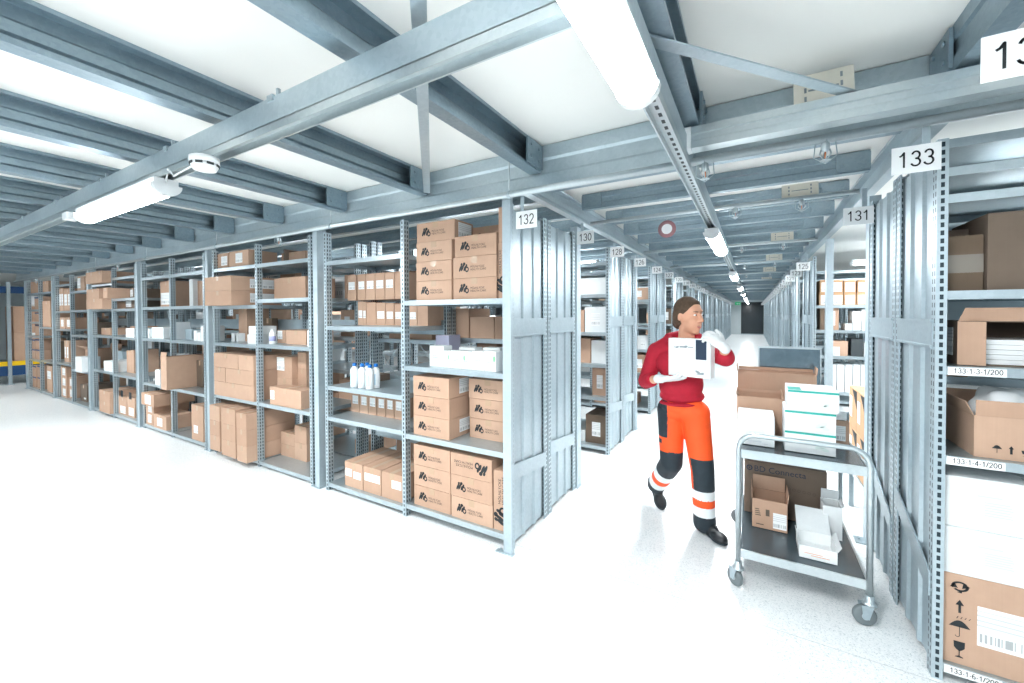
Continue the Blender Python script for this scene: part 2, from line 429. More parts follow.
def stack(where, z0, x0, x1, Yf, dep, n, ytop, desc='plain brown carton', ref=None, h=None, emblem=None, labels=(), mat=None, group=None, skip=(), gap=0.002, name='carton', cat='box', seam='y', tape=True, bay=None):
    """n boxes one on another; x0, x1, ytop read off the photo on the plane Y = Yf"""
    xm = (x0 + x1) / 2; ym = ytop + 12
    X0 = atY(x0, ym, Yf).x; X1 = atY(x1, ym, Yf).x
    H = h if h else (atY(xm, ytop, Yf).z - z0) / n
    out = []
    for i in range(n):
        pos = '' if n == 1 else (', ' + ('bottom' if i == 0 else 'top' if i == n - 1 else nth(i + 1)) + ' of stack')
        e = emblem[i] if isinstance(emblem, (list, tuple)) else emblem
        lb = labels[i] if isinstance(labels, dict) and i in labels else (() if isinstance(labels, dict) else labels)
        jx = random.uniform(-0.004, 0.004) if n > 1 else 0
        out.append(carton(X0 + 0.002 + jx, X1 - 0.002 + jx, Yf, Yf + dep, z0 + i*H + 0.001, z0 + (i + 1)*H - gap + 0.001, short(desc + pos + ', ' + where), mat, cat, group, e, lb, tape, name=name, seam=seam, bay=bay))
    return out

# ------------------------------------------------------------------ shelving
UP_H = 2.25
def upright_mesh(h):
    # perforated slotted upright: omega section, 34 x 54 mm
    p = [(-0.017,-0.027),(0.017,-0.027),(0.017,0.027),(0.010,0.027),(0.010,0.023),(0.0135,0.023),(0.0135,-0.0235),(-0.0135,-0.0235),(-0.0135,0.023),(-0.010,0.023),(-0.010,0.027),(-0.017,0.027)]
    return MB().prism(p, 2, 0, h).mesh('upright', PERF)
UPM = upright_mesh(UP_H)
_shelf = {}
def shelf_mesh(w, d):
    k = (round(w, 3), round(d, 3))
    if k not in _shelf:
        mb = MB(); t = 0.002; lip = 0.036
        mb.box(-w/2, w/2, -d/2, d/2, -t, 0)
        for s in (-1, 1):
            a, b = sorted((s*d/2, s*(d/2 - 0.003)))
            mb.box(-w/2, w/2, a, b, -lip, -t)
            a, b = sorted((s*(d/2 - 0.003), s*(d/2 - 0.016)))
            mb.box(-w/2, w/2, a, b, -lip, -lip + 0.002)
            a, b = sorted((s*w/2, s*(w/2 - 0.002)))
            mb.box(a, b, -d/2 + 0.016, d/2 - 0.016, -lip, -t)
        _shelf[k] = mb.mesh('shelf', STEEL_SH)
    return _shelf[k]
def panel_mesh(d, z0, z1):
    """ribbed sheet steel end panel in the YZ plane, two V ribs"""
    pts = [(-d/2, 0)]
    for c in (-d*0.18, d*0.18):
        pts += [(c - 0.02, 0), (c - 0.008, 0.012), (c + 0.008, 0.012), (c + 0.02, 0)]
    pts += [(d/2, 0)]
    prof = [(x, y) for y, x in pts] + [(x - 0.002, y) for y, x in reversed(pts)]
    mb = MB(); mb.prism(prof, 2, z0, z1)
    return mb.mesh('end_panel', STEEL)
_pan = {}
def unit(x0, x1, y0, y1, bays, label, group, end=None, beam=True, cross=False, fade=False):
    """one free-standing run of shelving: bays = list (from x1 leftwards) of shelf heights; end = +1 / -1: ribbed panel on that side"""
    n = len(bays); W = (x1 - x0 - 0.034) / n
    o = empty('shelving_unit', ((x0 + x1)/2, (y0 + y1)/2, 0), label, 'shelving', group)
    cx, cy = o.location.x, o.location.y
    xs = [x1 - 0.017 - i*W for i in range(n + 1)]
    for x in xs:
        for y, r in ((y0 + 0.027, 0), (y1 - 0.027, PI)):
            link('upright', UPM, o, (x - cx, y - cy, 0), (0, 0, r))
    for i, lv in enumerate(bays):
        FRAMES.append((xs[i+1] + .02, xs[i] - .02, y0 + .005, y1 - (.05 if beam else .03)))
        for z in lv:
            link('shelf', shelf_mesh(W - 0.036, y1 - y0 - 0.006), o, ((xs[i] + xs[i+1])/2 - cx, 0, z))
        if beam:
            for z in (beam.get(i, ()) if isinstance(beam, dict) else (1.36,)):
                link('stiffener', MB().box(xs[i+1] + 0.018 - cx, xs[i] - 0.018 - cx, y1 - cy - 0.034, y1 - cy - 0.03, z, z + 0.125).box(xs[i+1] + 0.018 - cx, xs[i] - 0.018 - cx, y1 - cy - 0.044, y1 - cy - 0.034, z, z + 0.006).mesh('stiffener', STEEL_SH), o)
        if cross:
            A, B = (xs[i+1] - cx, y1 - cy + 0.004), (xs[i] - cx, y1 - cy + 0.004)
            for za, zb in ((0.25, 1.25), (1.25, 0.25)):
                link('cross_brace', MB().tube([(A[0], A[1], za), (B[0], B[1], zb)], 0.004, 6).mesh('cross_brace', STEEL), o)
    if end:
        d = y1 - y0 - 0.112; k = round(d, 3)
        if k not in _pan: _pan[k] = panel_mesh(d, 0.03, 2.22)
        xe = x1 if end > 0 else x0
        link('end_panel', _pan[k], o, (xe - cx - end*0.016, 0, 0), (0, 0, 0 if end > 0 else PI))
        e0 = xe - cx - end*0.004
        a, b = sorted((e0, e0 + end*0.006))
        yy0, yy1 = y0 - cy + 0.03, y1 - cy - 0.03
        mb = MB().box(a, b, yy0, yy1, 1.39, 1.50)
        for z in (1.385, 1.495): mb.box(min(a, a + end*0.006), max(b, b + end*0.006), yy0, yy1, z, z + 0.012)
        link('tie_plate', mb.mesh('tie_plate', STEEL), o)
        mb = MB()
        n_ = 0.05
        za, zc = (0.455, 0.40) if end > 0 else (0.33, 0.53)
        mb.slab([(e0 + end*0.001, yy0, za), (e0 + end*0.001, yy1, zc), (e0 + end*0.001, yy1, zc + 0.1), (e0 + end*0.001, yy0, za + 0.1)][::(1 if end > 0 else -1)], 0.007)
        link('diagonal_brace', mb.mesh('diagonal_brace', STEEL), o)
    return o
def post(x, y, label, group, h=2.3, foot=(0.06, 0.0), w=0.06, d=0.09):
    p = [(-w/2,-d/2),(w/2,-d/2),(w/2,d/2),(w/2-0.004,d/2),(w/2-0.004,-d/2+0.004),(-w/2+0.004,-d/2+0.004),(-w/2+0.004,d/2),(-w/2,d/2)]
    p = [(-w/2,-d/2),(w/2,-d/2),(w/2,d/2),(w*0.25,d/2),(w*0.25,d/2-0.004),(w/2-0.004,d/2-0.004),(w/2-0.004,-d/2+0.004),(-w/2+0.004,-d/2+0.004),(-w/2+0.004,d/2-0.004),(-w*0.25,d/2-0.004),(-w*0.25,d/2),(-w/2,d/2)]
    o = tag(link('support_post', MB().prism(p, 2, 0.008, h).mesh('support_post', POST), None, (x, y, 0)), label, 'post', group)
    mb = MB().box(-w/2 - 0.055, w/2 + 0.012, -d/2 - 0.012, d/2 - 0.01, 0, 0.008); mb.bevel(0.002)
    mb.lathe([(0.008, 0.008), (0.008, 0.016)], (-w/2 - 0.03, 0, 0), seg=8)
    link('base_plate', mb.mesh('base_plate', STEEL), o)
    return o
YF, D, PITCH_Y = 2.25, 0.55, 2.085
XL, XR = -1.34, 0.655
LVA=[.10,.634,1.15,1.64]; LVB=[.07,.65,.92,1.44,2.0]; LVC=[.06,.655,1.245,1.695,2.05]; LVD=[.06,.655,1.235,1.64,2.05]
LVE=[.06,.63,1.23,1.65,2.05]; LVG=[.06,.67,1.225,1.637,1.79,2.10]; LVH=[.06,.68,1.23,1.637,2.03]
LVI=[.04,.61,1.21,1.635,1.96]; LVJ=[.04,.68,1.30,1.624,2.10]; LVK=[.05,.66,1.32,2.0]; LVL=[.05,.645,1.13,1.415,1.667,2.0]
STD=[.08,.62,.98,1.33,1.75,2.1]; STD2=[.06,.5,.95,1.3,1.7,2.05]
FRONT = [(LVA, LVB), (LVC, LVD), (LVE, LVE), (LVG, LVH), (LVI, LVJ), (LVK, LVL)]
for k, bays in enumerate(FRONT):
    xr = XL if k == 0 else -1.435 - 1.98*k
    nm = 'grey steel shelving unit at the aisle corner below the 132 sign' if k == 0 else f'grey steel shelving unit, {nth(k)} along the front row from the 132 corner unit'
    unit(-3.225 - 1.98*k, xr, YF if k else YF, YF + D, bays, nm, 'front row of shelving units', end=1 if k == 0 else None, cross=(k == 0), beam={1: (1.36, .36)} if k == 0 else {0: (1.36, .36), 1: (1.36,)} if k == 1 else True)
for k in range(7):
    post(-1.345 - 1.98*k, 2.28 if k else 2.234, ('plain grey steel post at the aisle corner beside the 132 sign' if k == 0 else f'plain grey steel post on the shelving front, {nth(k)} from the 132 corner post'), 'steel posts along the shelving front', h=2.29, d=0.09 if k else 0.03)

for k in range(6):
    xr = XL if k == 0 else -1.435 - 1.98*k
    unit(-3.225 - 1.98*k, xr, YF + D + 0.02, YF + 2*D + 0.02, [STD, STD2] if k % 2 == 0 else [STD2, STD],
         'grey shelving unit on the aisle, backing the 132 corner unit' if k == 0 else f'grey shelving unit in the row behind the front row, {nth(k)} in from the aisle', 'second row of shelving units', end=1 if k == 0 else None, cross=k < 2)
# further blocks down the aisle
left_nums = [(132, 130), (128, 126), (124, 122), (120, 118), (116, 114), (112, 110), (108, 106), (104, 102), (100, 98), (96, 94), (92, 90), (88, 86), (84, 82), (80, 78), (76, 74)]
right_nums = [(133, 131), (129, 127), (125, 123), (121, 119), (117, 115), (113, 111), (109, 107), (105, 103), (101, 99), (97, 95), (93, 91), (89, 87), (85, 83), (81, 79), (77, 75)]
for b in range(1, 15):
    y0 = YF + b*PITCH_Y
    runs = 5 if b == 1 else 2 if b == 2 else 1
    for k in range(runs):
        xr = XL if k == 0 else -1.435 - 1.98*k
        for row in (0, 1):
            if k and row: continue
            nb = 2 if b < 3 else 1
            a = y0 + row*(D + 0.02)
            num = left_nums[b][row]
            lab = f'grey shelving end with ribbed panel at the {num} sign, lining the aisle' if k == 0 else f'grey shelving unit in the 128 row, {nth(k)} in from the aisle' if b == 1 else f'grey shelving unit in the 124 row, {nth(k)} in from the aisle'
            unit(-3.225 - 1.98*k if nb == 2 else -2.3, xr, a, a + D, ([STD, STD2] if row == 0 else [STD2, STD])[:nb], lab, 'shelving along the aisle', end=1 if k == 0 else None, beam=(b < 2))
for b in range(0, 15):
    if b == 1: continue
    y0 = YF + b*PITCH_Y + (0.11 if b == 0 else 0)
    for row in (0, 1):
        nb = 1 if b else 2
        lv = [[.075, .945, 1.315, 1.625, 2.02, 2.13, 2.245], STD] if b == 0 and row == 0 else [[.1, .55, 1.0, 1.32, 1.63, 2.06]] if b == 2 else [STD, STD2][:nb] if row == 0 else [STD2, STD][:nb]
        num = right_nums[b][row]
        a = y0 + row*(D + 0.02)
        u_ = unit(XR, XR + (1.0 if b else 1.88), a, a + D, list(reversed(lv)), f'grey shelving end with ribbed panel at the {num} sign, beside the trolley' if b == 0 else f'grey shelving end with ribbed panel at the {num} sign, across the aisle', 'shelving along the aisle', end=-1, beam=(b == 0))
        if b == 0 and row == 0: UNIT133 = u_
for b in range(0, 15):
    yb = YF + b*PITCH_Y + 2*D + 0.02 + 0.06
    post(XL - 0.02, yb, f'plain grey steel post in the aisle behind the {left_nums[b][1]} shelving end', 'steel posts along the aisle', h=2.3)
    post(XR + 0.03, yb + (0.125 if b == 0 else 0) if b != 1 else 5.36, f'plain grey steel post behind the {right_nums[b][1]} shelving end' if b != 1 else 'plain pale post standing alone beyond the trolley', 'steel posts along the aisle', h=2.3)

# ------------------------------------------------------------------ number signs
def sign(x, y, z, text, label, hang=True):
    o = empty('aisle_sign', (x, y, z), label, 'sign', 'aisle number signs')
    link('sign_board', MB().box(-0.072, 0.072, -0.002, 0.002, -0.053, 0.053).mesh('sign_board', SIGN), o)
    Print().digits(text, 0.0, -0.03, 0.062, .1, True).obj('number', INK, o, lambda u, v: (u, -0.003, v))
    s = -0.03 if x < 0 else 0.03
    link('hanger', MB().box(s - 0.012, s + 0.012, 0.002, 0.004, -0.02, 2.288 - z).mesh('hanger', STEEL), o)
    return o
for b in range(15):
    for row in (0, 1):
        y = (2.2 if row == 0 else 3.22) + b*PITCH_Y
        sign(-1.19 if b == 0 else -1.235, y, 2.112 if b == 0 and row == 0 else 2.165 if b == 0 else 2.185, str(left_nums[b][row]), f'white aisle sign reading {left_nums[b][row]}, {"front" if row == 0 else "back"} of the {nth(b + 1)} shelving block from the corner')
        if b != 1:
            sign(0.549, y, 2.14 if row == 0 and b == 0 else 2.125, str(right_nums[b][row]), f'white aisle sign reading {right_nums[b][row]}, {"front" if row == 0 else "back"} of the {nth(b + 1)} block on the trolley side')
sign(0.532, 1.4, 2.128, '135', 'white aisle sign showing 13, cut off at the upper picture corner')

# ------------------------------------------------------------------ ceiling steelwork
def csec(h, f, t=0.004, lip=0.016):
    """lipped channel with a rolled groove in the web, (u across, v up), open towards +u"""
    return [(0,0),(f,0),(f,lip),(f-t,lip),(f-t,t),(t,t),(t,h*0.32),(t+0.008,h*0.38),(t+0.008,h*0.62),(t,h*0.68),(t,h-t),(f-t,h-t),(f-t,h-lip),(f,h-lip),(f,h),(0,h),(0,h*0.7),(0.008,h*0.64),(0.008,h*0.36),(0,h*0.3)]
jprof = csec(0.165, 0.075)
JX = [0.64 - 0.9*i for i in range(16)]
for i, x in enumerate(JX):
    me = MB().prism([(u - 0.03, v) for u, v in jprof], 1, -5.5, 2.245).mesh('ceiling_joist', STEEL_DK)
    o = tag(link('ceiling_joist', me, None, (x, 0, CEIL_Z - 0.166)), f'grey steel channel joist under the white ceiling, {nth(i + 1)} counting from the 133 sign', 'beam', 'joists over the open floor')
    e = 1 if x < 0 else -1; ex_ = 0.046 if x < 0 else 0.031
    mb = MB().box(min(e*ex_, e*(ex_ + .012)), max(e*ex_, e*(ex_ + .012)), 2.06, 2.247, 0.012, 0.155); mb.bevel(0.003)
    for yy in (2.1, 2.2):
        for zz in (0.05, 0.12): mb.lathe([(0.009, e*(ex_ + .012)), (0.009, e*(ex_ + .02))], (0, yy, zz), axis=0, seg=6)
    link('end_cleat', mb.mesh('end_cleat', STEEL_DK), o)
fp = csec(0.25, 0.07)
tag(link('edge_beam', MB().prism([(u, v) for u, v in fp], 0, -14, 3.2).mesh('edge_beam', STEEL), None, (0, 2.25, 2.305)), 'long steel edge beam above the front of the shelving', 'beam')
for i, (x, f, w) in enumerate(((-1.36, 1, 'sign 132 side'), (0.72, -1, 'sign 133 side'))):
    me = MB().prism([(f*u, v) for u, v in csec(0.16, 0.06)], 1, 2.36, 33.9).mesh('edge_beam', STEEL)
    tag(link('edge_beam', me, None, (x, 0, 2.35)), f'long steel beam over the shelving ends along the aisle, {w}', 'beam')
for i in range(46):
    y = 2.72 + 0.66*i
    if y > 33.2: break
    me = MB().prism([(u - 0.02, v) for u, v in csec(0.13, 0.06)], 0, -1.27, 0.63).mesh('cross_joist', STEEL_DK)
    o = tag(link('cross_joist', me, None, (0, y, CEIL_Z - 0.131)), f'steel joist across the aisle ceiling, {nth(i + 1)} from the shelving front', 'beam', 'cross joists over the aisle')
    if i < 20:
        for x in (-1.2, 0.53):
            mb = MB().box(x - 0.07, x + 0.1, -0.034, -0.022, 0.01, 0.115); mb.bevel(0.003)
            for xx in (x - 0.03, x + 0.06): mb.lathe([(0.009, -0.041), (0.009, -0.034)], (xx, 0, 0.06), axis=1, seg=6)
            link('end_cleat', mb.mesh('end_cleat', STEEL_DK), o)
# joists above the shelving blocks, seen from below through the shelves
for i in range(14):
    y = 2.95 + 0.62*i
    me = MB().prism([(u - 0.02, v) for u, v in csec(0.13, 0.06)], 0, -13.8, -1.38).mesh('roof_joist', STEEL_DK)
    tag(link('roof_joist', me, None, (0, y, CEIL_Z - 0.131)), f'steel joist running above the shelving blocks, {nth(i + 1)} behind the front edge beam', 'beam', 'joists over the shelving')
# flat bar bracing under the joists
def bar(a, b, w, label):
    a, b = Vector(a), Vector(b); d = (b - a).normalized(); n = Vector((-d.y, d.x, 0)) * w/2
    tag(link('brace_bar', MB().slab([a - n, b - n, b + n, a + n], 0.006).mesh('brace_bar', STEEL)), label, 'brace', 'flat bars bracing the ceiling')
zb = CEIL_Z - 0.176
bar(at(418, -6, 2, zb), at(427, 193, 2, zb), 0.045, 'flat steel brace bar slanting from the 132 sign beam towards the big lamp')
bar(at(630, 36, 2, zb), at(920, 113, 2, zb), 0.045, 'flat steel brace bar slanting across the ceiling to the 133 sign')
bar((-0.62, 0.50, zb), (-0.1, 0.8, zb), 0.05, 'short flat steel brace bar at the picture top beside the big lamp')
# hanging C rails that carry lamps and cables
def rail(axis, a, b, c, z, label, sl=True):
    prof = [(-0.028,0.035),(0.028,0.035),(0.028,0.125),(0.021,0.125),(0.021,0.041),(-0.021,0.041),(-0.021,0.125),(-0.028,0.125)]
    loc = (0, c, z) if axis == 0 else (c, 0, z)
    o = tag(link('lamp_rail', MB().prism(prof, axis, a, b).mesh('lamp_rail', STEEL), None, loc), label, 'rail', 'hanging lamp rails')
    mb = MB()
    for s in (-1, 1): mb.prism([(s*0.03, 0.0), (s*0.024, 0.0), (s*0.024, 0.032), (s*0.03, 0.032)][::s], axis, a, b)
    mb.prism([(-0.03, 0.029), (0.03, 0.029), (0.03, 0.033), (-0.03, 0.033)], axis, a, b)
    k = 0
    while k < 140:
        t = max(a, -8) + 0.05 + 0.06*k; k += 1
        if t > min(b, 8): break
        P = (t - .014, t + .014, -.006, .006) if axis == 0 else (-.006, .006, t - .014, t + .014)
        mb.box(*P, .0275, .0292, 1)
    link('slotted_track', mb.mesh('slotted_track', [PIPE, DARK]), o)
    n = int((b - a) / 0.9)
    for i in range(n):
        t = a + 0.35 + i*0.9
        mb = MB()
        P = (t, 0, 0) if axis == 0 else (0, t, 0)
        mb.box(P[0]-0.018, P[0]+0.018, P[1]-0.034, P[1]+0.034, 0.11, 0.132); mb.box(P[0]-0.006, P[0]+0.006, P[1]-0.006, P[1]+0.006, 0.13, 0.17)
        link('clamp', mb.mesh('clamp', STEEL), o)
    return o
rail(0, -13.6, -0.36, 0.9, 2.222, 'steel lamp rail hanging across the open floor with the smoke detector on it')
rail(1, 0.0, 33.3, -0.29, 2.222, 'steel lamp rail hanging down the middle of the aisle')
rail(0, -13.6, 3.0, -1.3, 2.222, 'steel lamp rail hanging over the floor behind the camera')
rail(0, -13.6, 3.0, -3.6, 2.222, 'second steel lamp rail over the floor behind the camera')

def lamp(x, y, z, axis, label, power, lit=True):
    """surface batten: pale housing, rounded diffuser, end caps"""
    o = empty('ceiling_light', (x, y, z), label, 'ceiling lamp', 'tube lamps on the rails', 0 if axis == 0 else PI/2)
    L = 0.6
    link('housing', MB().box(-L, L, -0.05, 0.05, 0.012, 0.045).bevel(0.008, 2).mesh('housing', WHITEPL), o)
    prof = [(0.058*math.cos(t), 0.012 + 0.05*math.sin(t)) for t in (PI + PI*i/10 for i in range(11))]
    me = MB().prism(prof, 0, -L + 0.02, L - 0.02).mesh('diffuser', LAMP if lit else WHITEPL)
    link('diffuser', me, o)
    for s in (-1, 1):
        a, b = sorted((s*(L - 0.02), s*(L + 0.012)))
        link('end_cap', MB().prism([(0.062*math.cos(t), 0.014 + 0.055*math.sin(t)) for t in (PI + PI*i/10 for i in range(11))], 0, a, b).mesh('end_cap', WHITEPL), o)
    if power:
        ld = bpy.data.lights.new('tube_light', 'AREA'); ld.shape = 'RECTANGLE'; ld.size = 1.16; ld.size_y = 0.1
        ld.energy = power; ld.color = (0.95, 0.985, 1.0)
        lo = bpy.data.objects.new('tube_light', ld); COL.objects.link(lo); lo.parent = o; lo.location = (0, 0, -0.045)
    return o
PW = 34
lamp(-3.13, 0.9, 2.175, 0, 'bright tube lamp on the rail beside the smoke detector', PW)
lamp(-7.35, 0.9, 2.175, 0, 'bright tube lamp at the picture edge, second on the cross rail', PW)
lamp(-11.5, 0.9, 2.175, 0, 'small bright tube lamp far along the cross rail', PW*0.6)
lamp(-0.29, 0.62, 2.175, 1, 'large bright tube lamp overhead where the two rails meet', PW)
for i in range(8):
    lamp(-0.29, 4.25 + 3.95*i, 2.175, 1, f'bright tube lamp on the aisle rail, {nth(i + 1)} down the aisle', PW if i < 4 else PW*0.7)
for j, (y, xs) in enumerate(((-1.3, (-9.4, -5.2, -1.2, 1.6)), (-3.6, (-9.4, -5.2, -1.2, 1.6)))):  # unseen lamp rows added behind the camera as fill light
    for i, x in enumerate(xs):
        lamp(x, y, 2.175, 0, f'added fill tube lamp behind the camera, {nth(i + 1)} on the {"first" if j == 0 else "second"} rail', PW*(.3 if x > 0 else .65))
# lamps in the picking aisles between the blocks
for b in range(0, 3):
    for i in range(4 if b < 2 else 2):
        lamp(-2.6 - 3.4*i, 3.85 + b*PITCH_Y, 2.3, 0, f'tube lamp above the gap behind the {left_nums[b][1]} sign, {nth(i + 1)} from the aisle', PW*0.55)
for b, x in ((0, 1.9), (1, 1.9), (1, 3.9), (2, 1.9)):
    lamp(x, 3.9 + b*PITCH_Y, 2.3, 0, f'tube lamp over the side passage behind the {right_nums[b][1]} sign, {"near" if x < 3 else "further in"}', PW*0.55)
# smoke detector
o = empty('smoke_detector', (-2.04, 0.86, 2.16), 'white round smoke detector on the lamp rail', 'smoke detector')
link('base', MB().lathe([(0.045, 0.06), (0.055, 0.055), (0.055, 0.03)], (0, 0, 0)).mesh('base', WHITEPL), o)
link('dome', MB().lathe([(0.05, 0.03), (0.05, 0.018), (0.042, 0.002), (0.02, 0.0)], (0, 0, 0)).mesh('dome', WHITEPL), o)
mb = MB()
for k in range(8):
    a = 2*PI*k/8; c = Vector((0.0495*math.cos(a), 0.0495*math.sin(a), 0.022)); t = Vector((-math.sin(a), math.cos(a), 0))
    n = Vector((math.cos(a), math.sin(a), 0)); q = [c + t*s*0.013 + Vector((0, 0, dz)) for s, dz in ((-1, -0.003), (1, -0.003), (1, 0.007), (-1, 0.007))]
    mb.slab(q, 0.003)
link('vent_slots', mb.mesh('vent_slots', DARK), o)
o = tag(link('junction_box', MB().box(-0.05, 0.05, -0.03, 0.03, 0, 0.045).bevel(0.006, 2).mesh('junction_box', WHITEPL), None, (-3.86, 0.86, 2.165)), 'small white junction box at the lamp end on the rail', 'junction box')
link('cable', MB().tube([(0.05, 0, 0.02), (0.1, 0.02, 0.0), (0.14, 0.04, 0.02)], 0.006, 8).mesh('cable', WHITEPL), o)
pts = [(-2.54, 0.9, 2.2), (-2.46, 0.88, 2.24), (-2.4, 0.86, 2.235), (-2.34, 0.86, 2.19), (-2.2, 0.86, 2.2), (-2.1, 0.86, 2.205)]
tag(link('lamp_cable', MB().tube(pts, 0.004, 8).mesh('lamp_cable', WHITEPL)), 'white cable looping from the lamp to the smoke detector', 'cable')
# sprinkler pipes with heads
def sprinkler(x, y, z, label):
    o = empty('ceiling_sprinkler', (x, y, z), label, 'sprinkler', 'sprinkler heads on the pipes')
    link('body', MB().lathe([(0.012, 0.03), (0.016, 0.02), (0.016, 0.0), (0.009, -0.012)], seg=10).mesh('body', PIPE), o)
    mb = MB()
    for s in (-1, 1): mb.tube([(s*0.014, 0, 0), (s*0.02, 0, -0.02), (s*0.004, 0, -0.045)], 0.003, 6)
    link('frame_arms', mb.mesh('frame_arms', PIPE), o)
    link('bulb', MB().lathe([(0.003, -0.01), (0.004, -0.025), (0.003, -0.04)], seg=8).mesh('bulb', ORANGE), o)
    link('deflector', MB().lathe([(0.02, -0.048), (0.02, -0.045)], seg=12).mesh('deflector', PIPE), o)
    link('cage', MB().tube([(0.034, 0, 0.03), (0.04, 0, -0.03), (0.0, 0.0, -0.06), (-0.04, 0, -0.03), (-0.034, 0, 0.03)], 0.002, 6).tube([(0, 0.034, 0.03), (0, 0.04, -0.03), (0, 0.0, -0.06), (0, -0.04, -0.03), (0, -0.034, 0.03)], 0.002, 6).mesh('cage', STEEL), o)
tag(link('sprinkler_pipe', MB().tube([(-13.6, 2.165, 2.268), (3.2, 2.165, 2.268)], 0.019, 14).mesh('sprinkler_pipe', PIPE)), 'long round sprinkler pipe along the shelving front edge beam', 'pipe', 'sprinkler pipes')
for x, w in ((0.26, 'beside the 133 sign'), (-3.75, 'above the third bay'), (-7.7, 'on the front pipe, second from the 132 sign'), (-11.9, 'at the far end of the front pipe'), (-0.2, 'under the aisle rail on the front pipe')):
    sprinkler(x, 2.165, 2.225, 'caged sprinkler head ' + w)
for b in range(0, 8):
    y = 3.6 + b*PITCH_Y
    tag(link('sprinkler_pipe', MB().tube([(-1.28, y, 2.36), (0.62, y, 2.36)], 0.017, 12).mesh('sprinkler_pipe', PIPE)), f'round sprinkler pipe across the aisle, {nth(b + 1)} from the shelving front', 'pipe', 'sprinkler pipes')
    if b < 4: sprinkler(-0.12, y, 2.32, f'caged sprinkler head in the aisle, {nth(b + 1)} from the shelving front')
    if b < 4: sprinkler(0.3, y, 2.32, f'caged sprinkler head nearer the 131 side, {nth(b + 1)} from the shelving front')
# big lighting trunk in front of the 133 sign
o = tag(link('cable_tray', MB().prism([(-0.035,0),(0.035,0),(0.035,0.03),(0.028,0.034),(0.028,0.06),(0.035,0.064),(0.035,0.095),(-0.035,0.095),(-0.035,0.064),(-0.028,0.06),(-0.028,0.034),(-0.035,0.03)], 0, -0.25, 3.2).mesh('cable_tray', PIPE), None, (0, 2.05, 2.282)), 'broad ribbed steel trunk running from the aisle rail past the 133 sign', 'trunking')
link('end_cap', MB().prism([(-0.037,0.0),(-0.03,-0.004),(0.03,-0.004),(0.037,0.0),(0.037,0.095),(0.03,0.1),(-0.03,0.1),(-0.037,0.095)], 0, -0.275, -0.245).bevel(0.006, 2).mesh('end_cap', WHITEPL), o)
# cream plates fixed above the pipes
def plate(x, y, z, label, w=0.22, h=0.13):
    o = tag(link('ceiling_plate', MB().box(-w/2, w/2, -0.006, 0.006, 0, h).bevel(0.004).mesh('ceiling_plate', CREAM), None, (x, y, z), (-0.25, 0, 0)), label, 'plate', 'cream plates on the pipes')
    mb = MB()
    for k in range(3):
        for xx in (-0.3, 0.3): mb.box(xx*w - 0.004, xx*w + 0.004, -0.008, -0.005, h*(0.15 + 0.28*k), h*(0.3 + 0.28*k))
    mb.box(-0.05, 0.05, -0.008, -0.005, h*0.45, h*0.5)
    link('slots', mb.mesh('slots', GREYINK), o)
plate(0.245, 2.10, 2.39, 'large cream slotted plate standing above the broad trunk', 0.2, 0.15)
for b in range(5): plate(0.29, 3.63 + b*PITCH_Y, 2.38, f'cream plate on the aisle pipe, {nth(b + 1)} from the shelving front', 0.22, 0.1)
# round red-rimmed sign
o = empty('round_sign', (-0.74, 4.3, 2.375), 'round faded red ring sign hanging under the aisle ceiling', 'sign')
link('rim', MB().lathe([(0.05, -0.004), (0.085, -0.004), (0.085, 0.004), (0.05, 0.004)], axis=1).mesh('rim', RUSTRED), o)
link('face', MB().lathe([(0.05, -0.0045), (0.05, 0.002)], axis=1).mesh('face', SIGN), o)
link('hanger', MB().box(-0.003, 0.003, -0.002, 0.002, 0.08, 0.18).mesh('hanger', STEEL), o)
# hanger rods over the front pipe
for i, x in enumerate((-1.29, -3.0, -4.9, -6.7, -8.6)):
    o = empty('pipe_hanger', (x, 2.165, 2.25), f'thin threaded hanger holding the front sprinkler pipe, {nth(i + 1)} from the 132 sign', 'hanger', 'pipe hangers')
    link('rod', MB().tube([(0, 0, 0.03), (0, 0, 0.305)], 0.004, 8).mesh('rod', PIPE), o)
    link('clip', MB().lathe([(0.024, -0.01), (0.024, 0.01)], (0, 0, 0.018), axis=0, seg=14).mesh('clip', STEEL), o)

# ------------------------------------------------------------------ goods on the front shelving
BAYS = {c: ('bay by 132 sign' if i == 0 else f'{nth(i + 1)} bay from 132 sign') for i, c in enumerate('ABCDEFGHIJKL')}
LV = dict(zip('ABCDEFGHIJKL', (LVA, LVB, LVC, LVD, LVE, LVE, LVG, LVH, LVI, LVJ, LVK, LVL)))
def S(bay, lev, side=''):
    return ('floor' if lev == 0 else nth(lev + 1)) + ' shelf, ' + BAYS[bay] + (', ' + side if side else '')
def st(bay, lev, x0, x1, Yf, dep, n, ytop, desc='plain brown carton', side='', **kw):
    return stack(S(bay, lev, side), LV[bay][lev], x0, x1, Yf, dep, n, ytop, desc, bay='ABCDEFGHIJKL'.index(bay), **kw)
G1 = 'printed cartons by the 132 sign'; G2 = 'brown cartons along the front shelving'
E_ = 'brown emblem carton'
RL = [('r', .35, .85, .18, .85)]
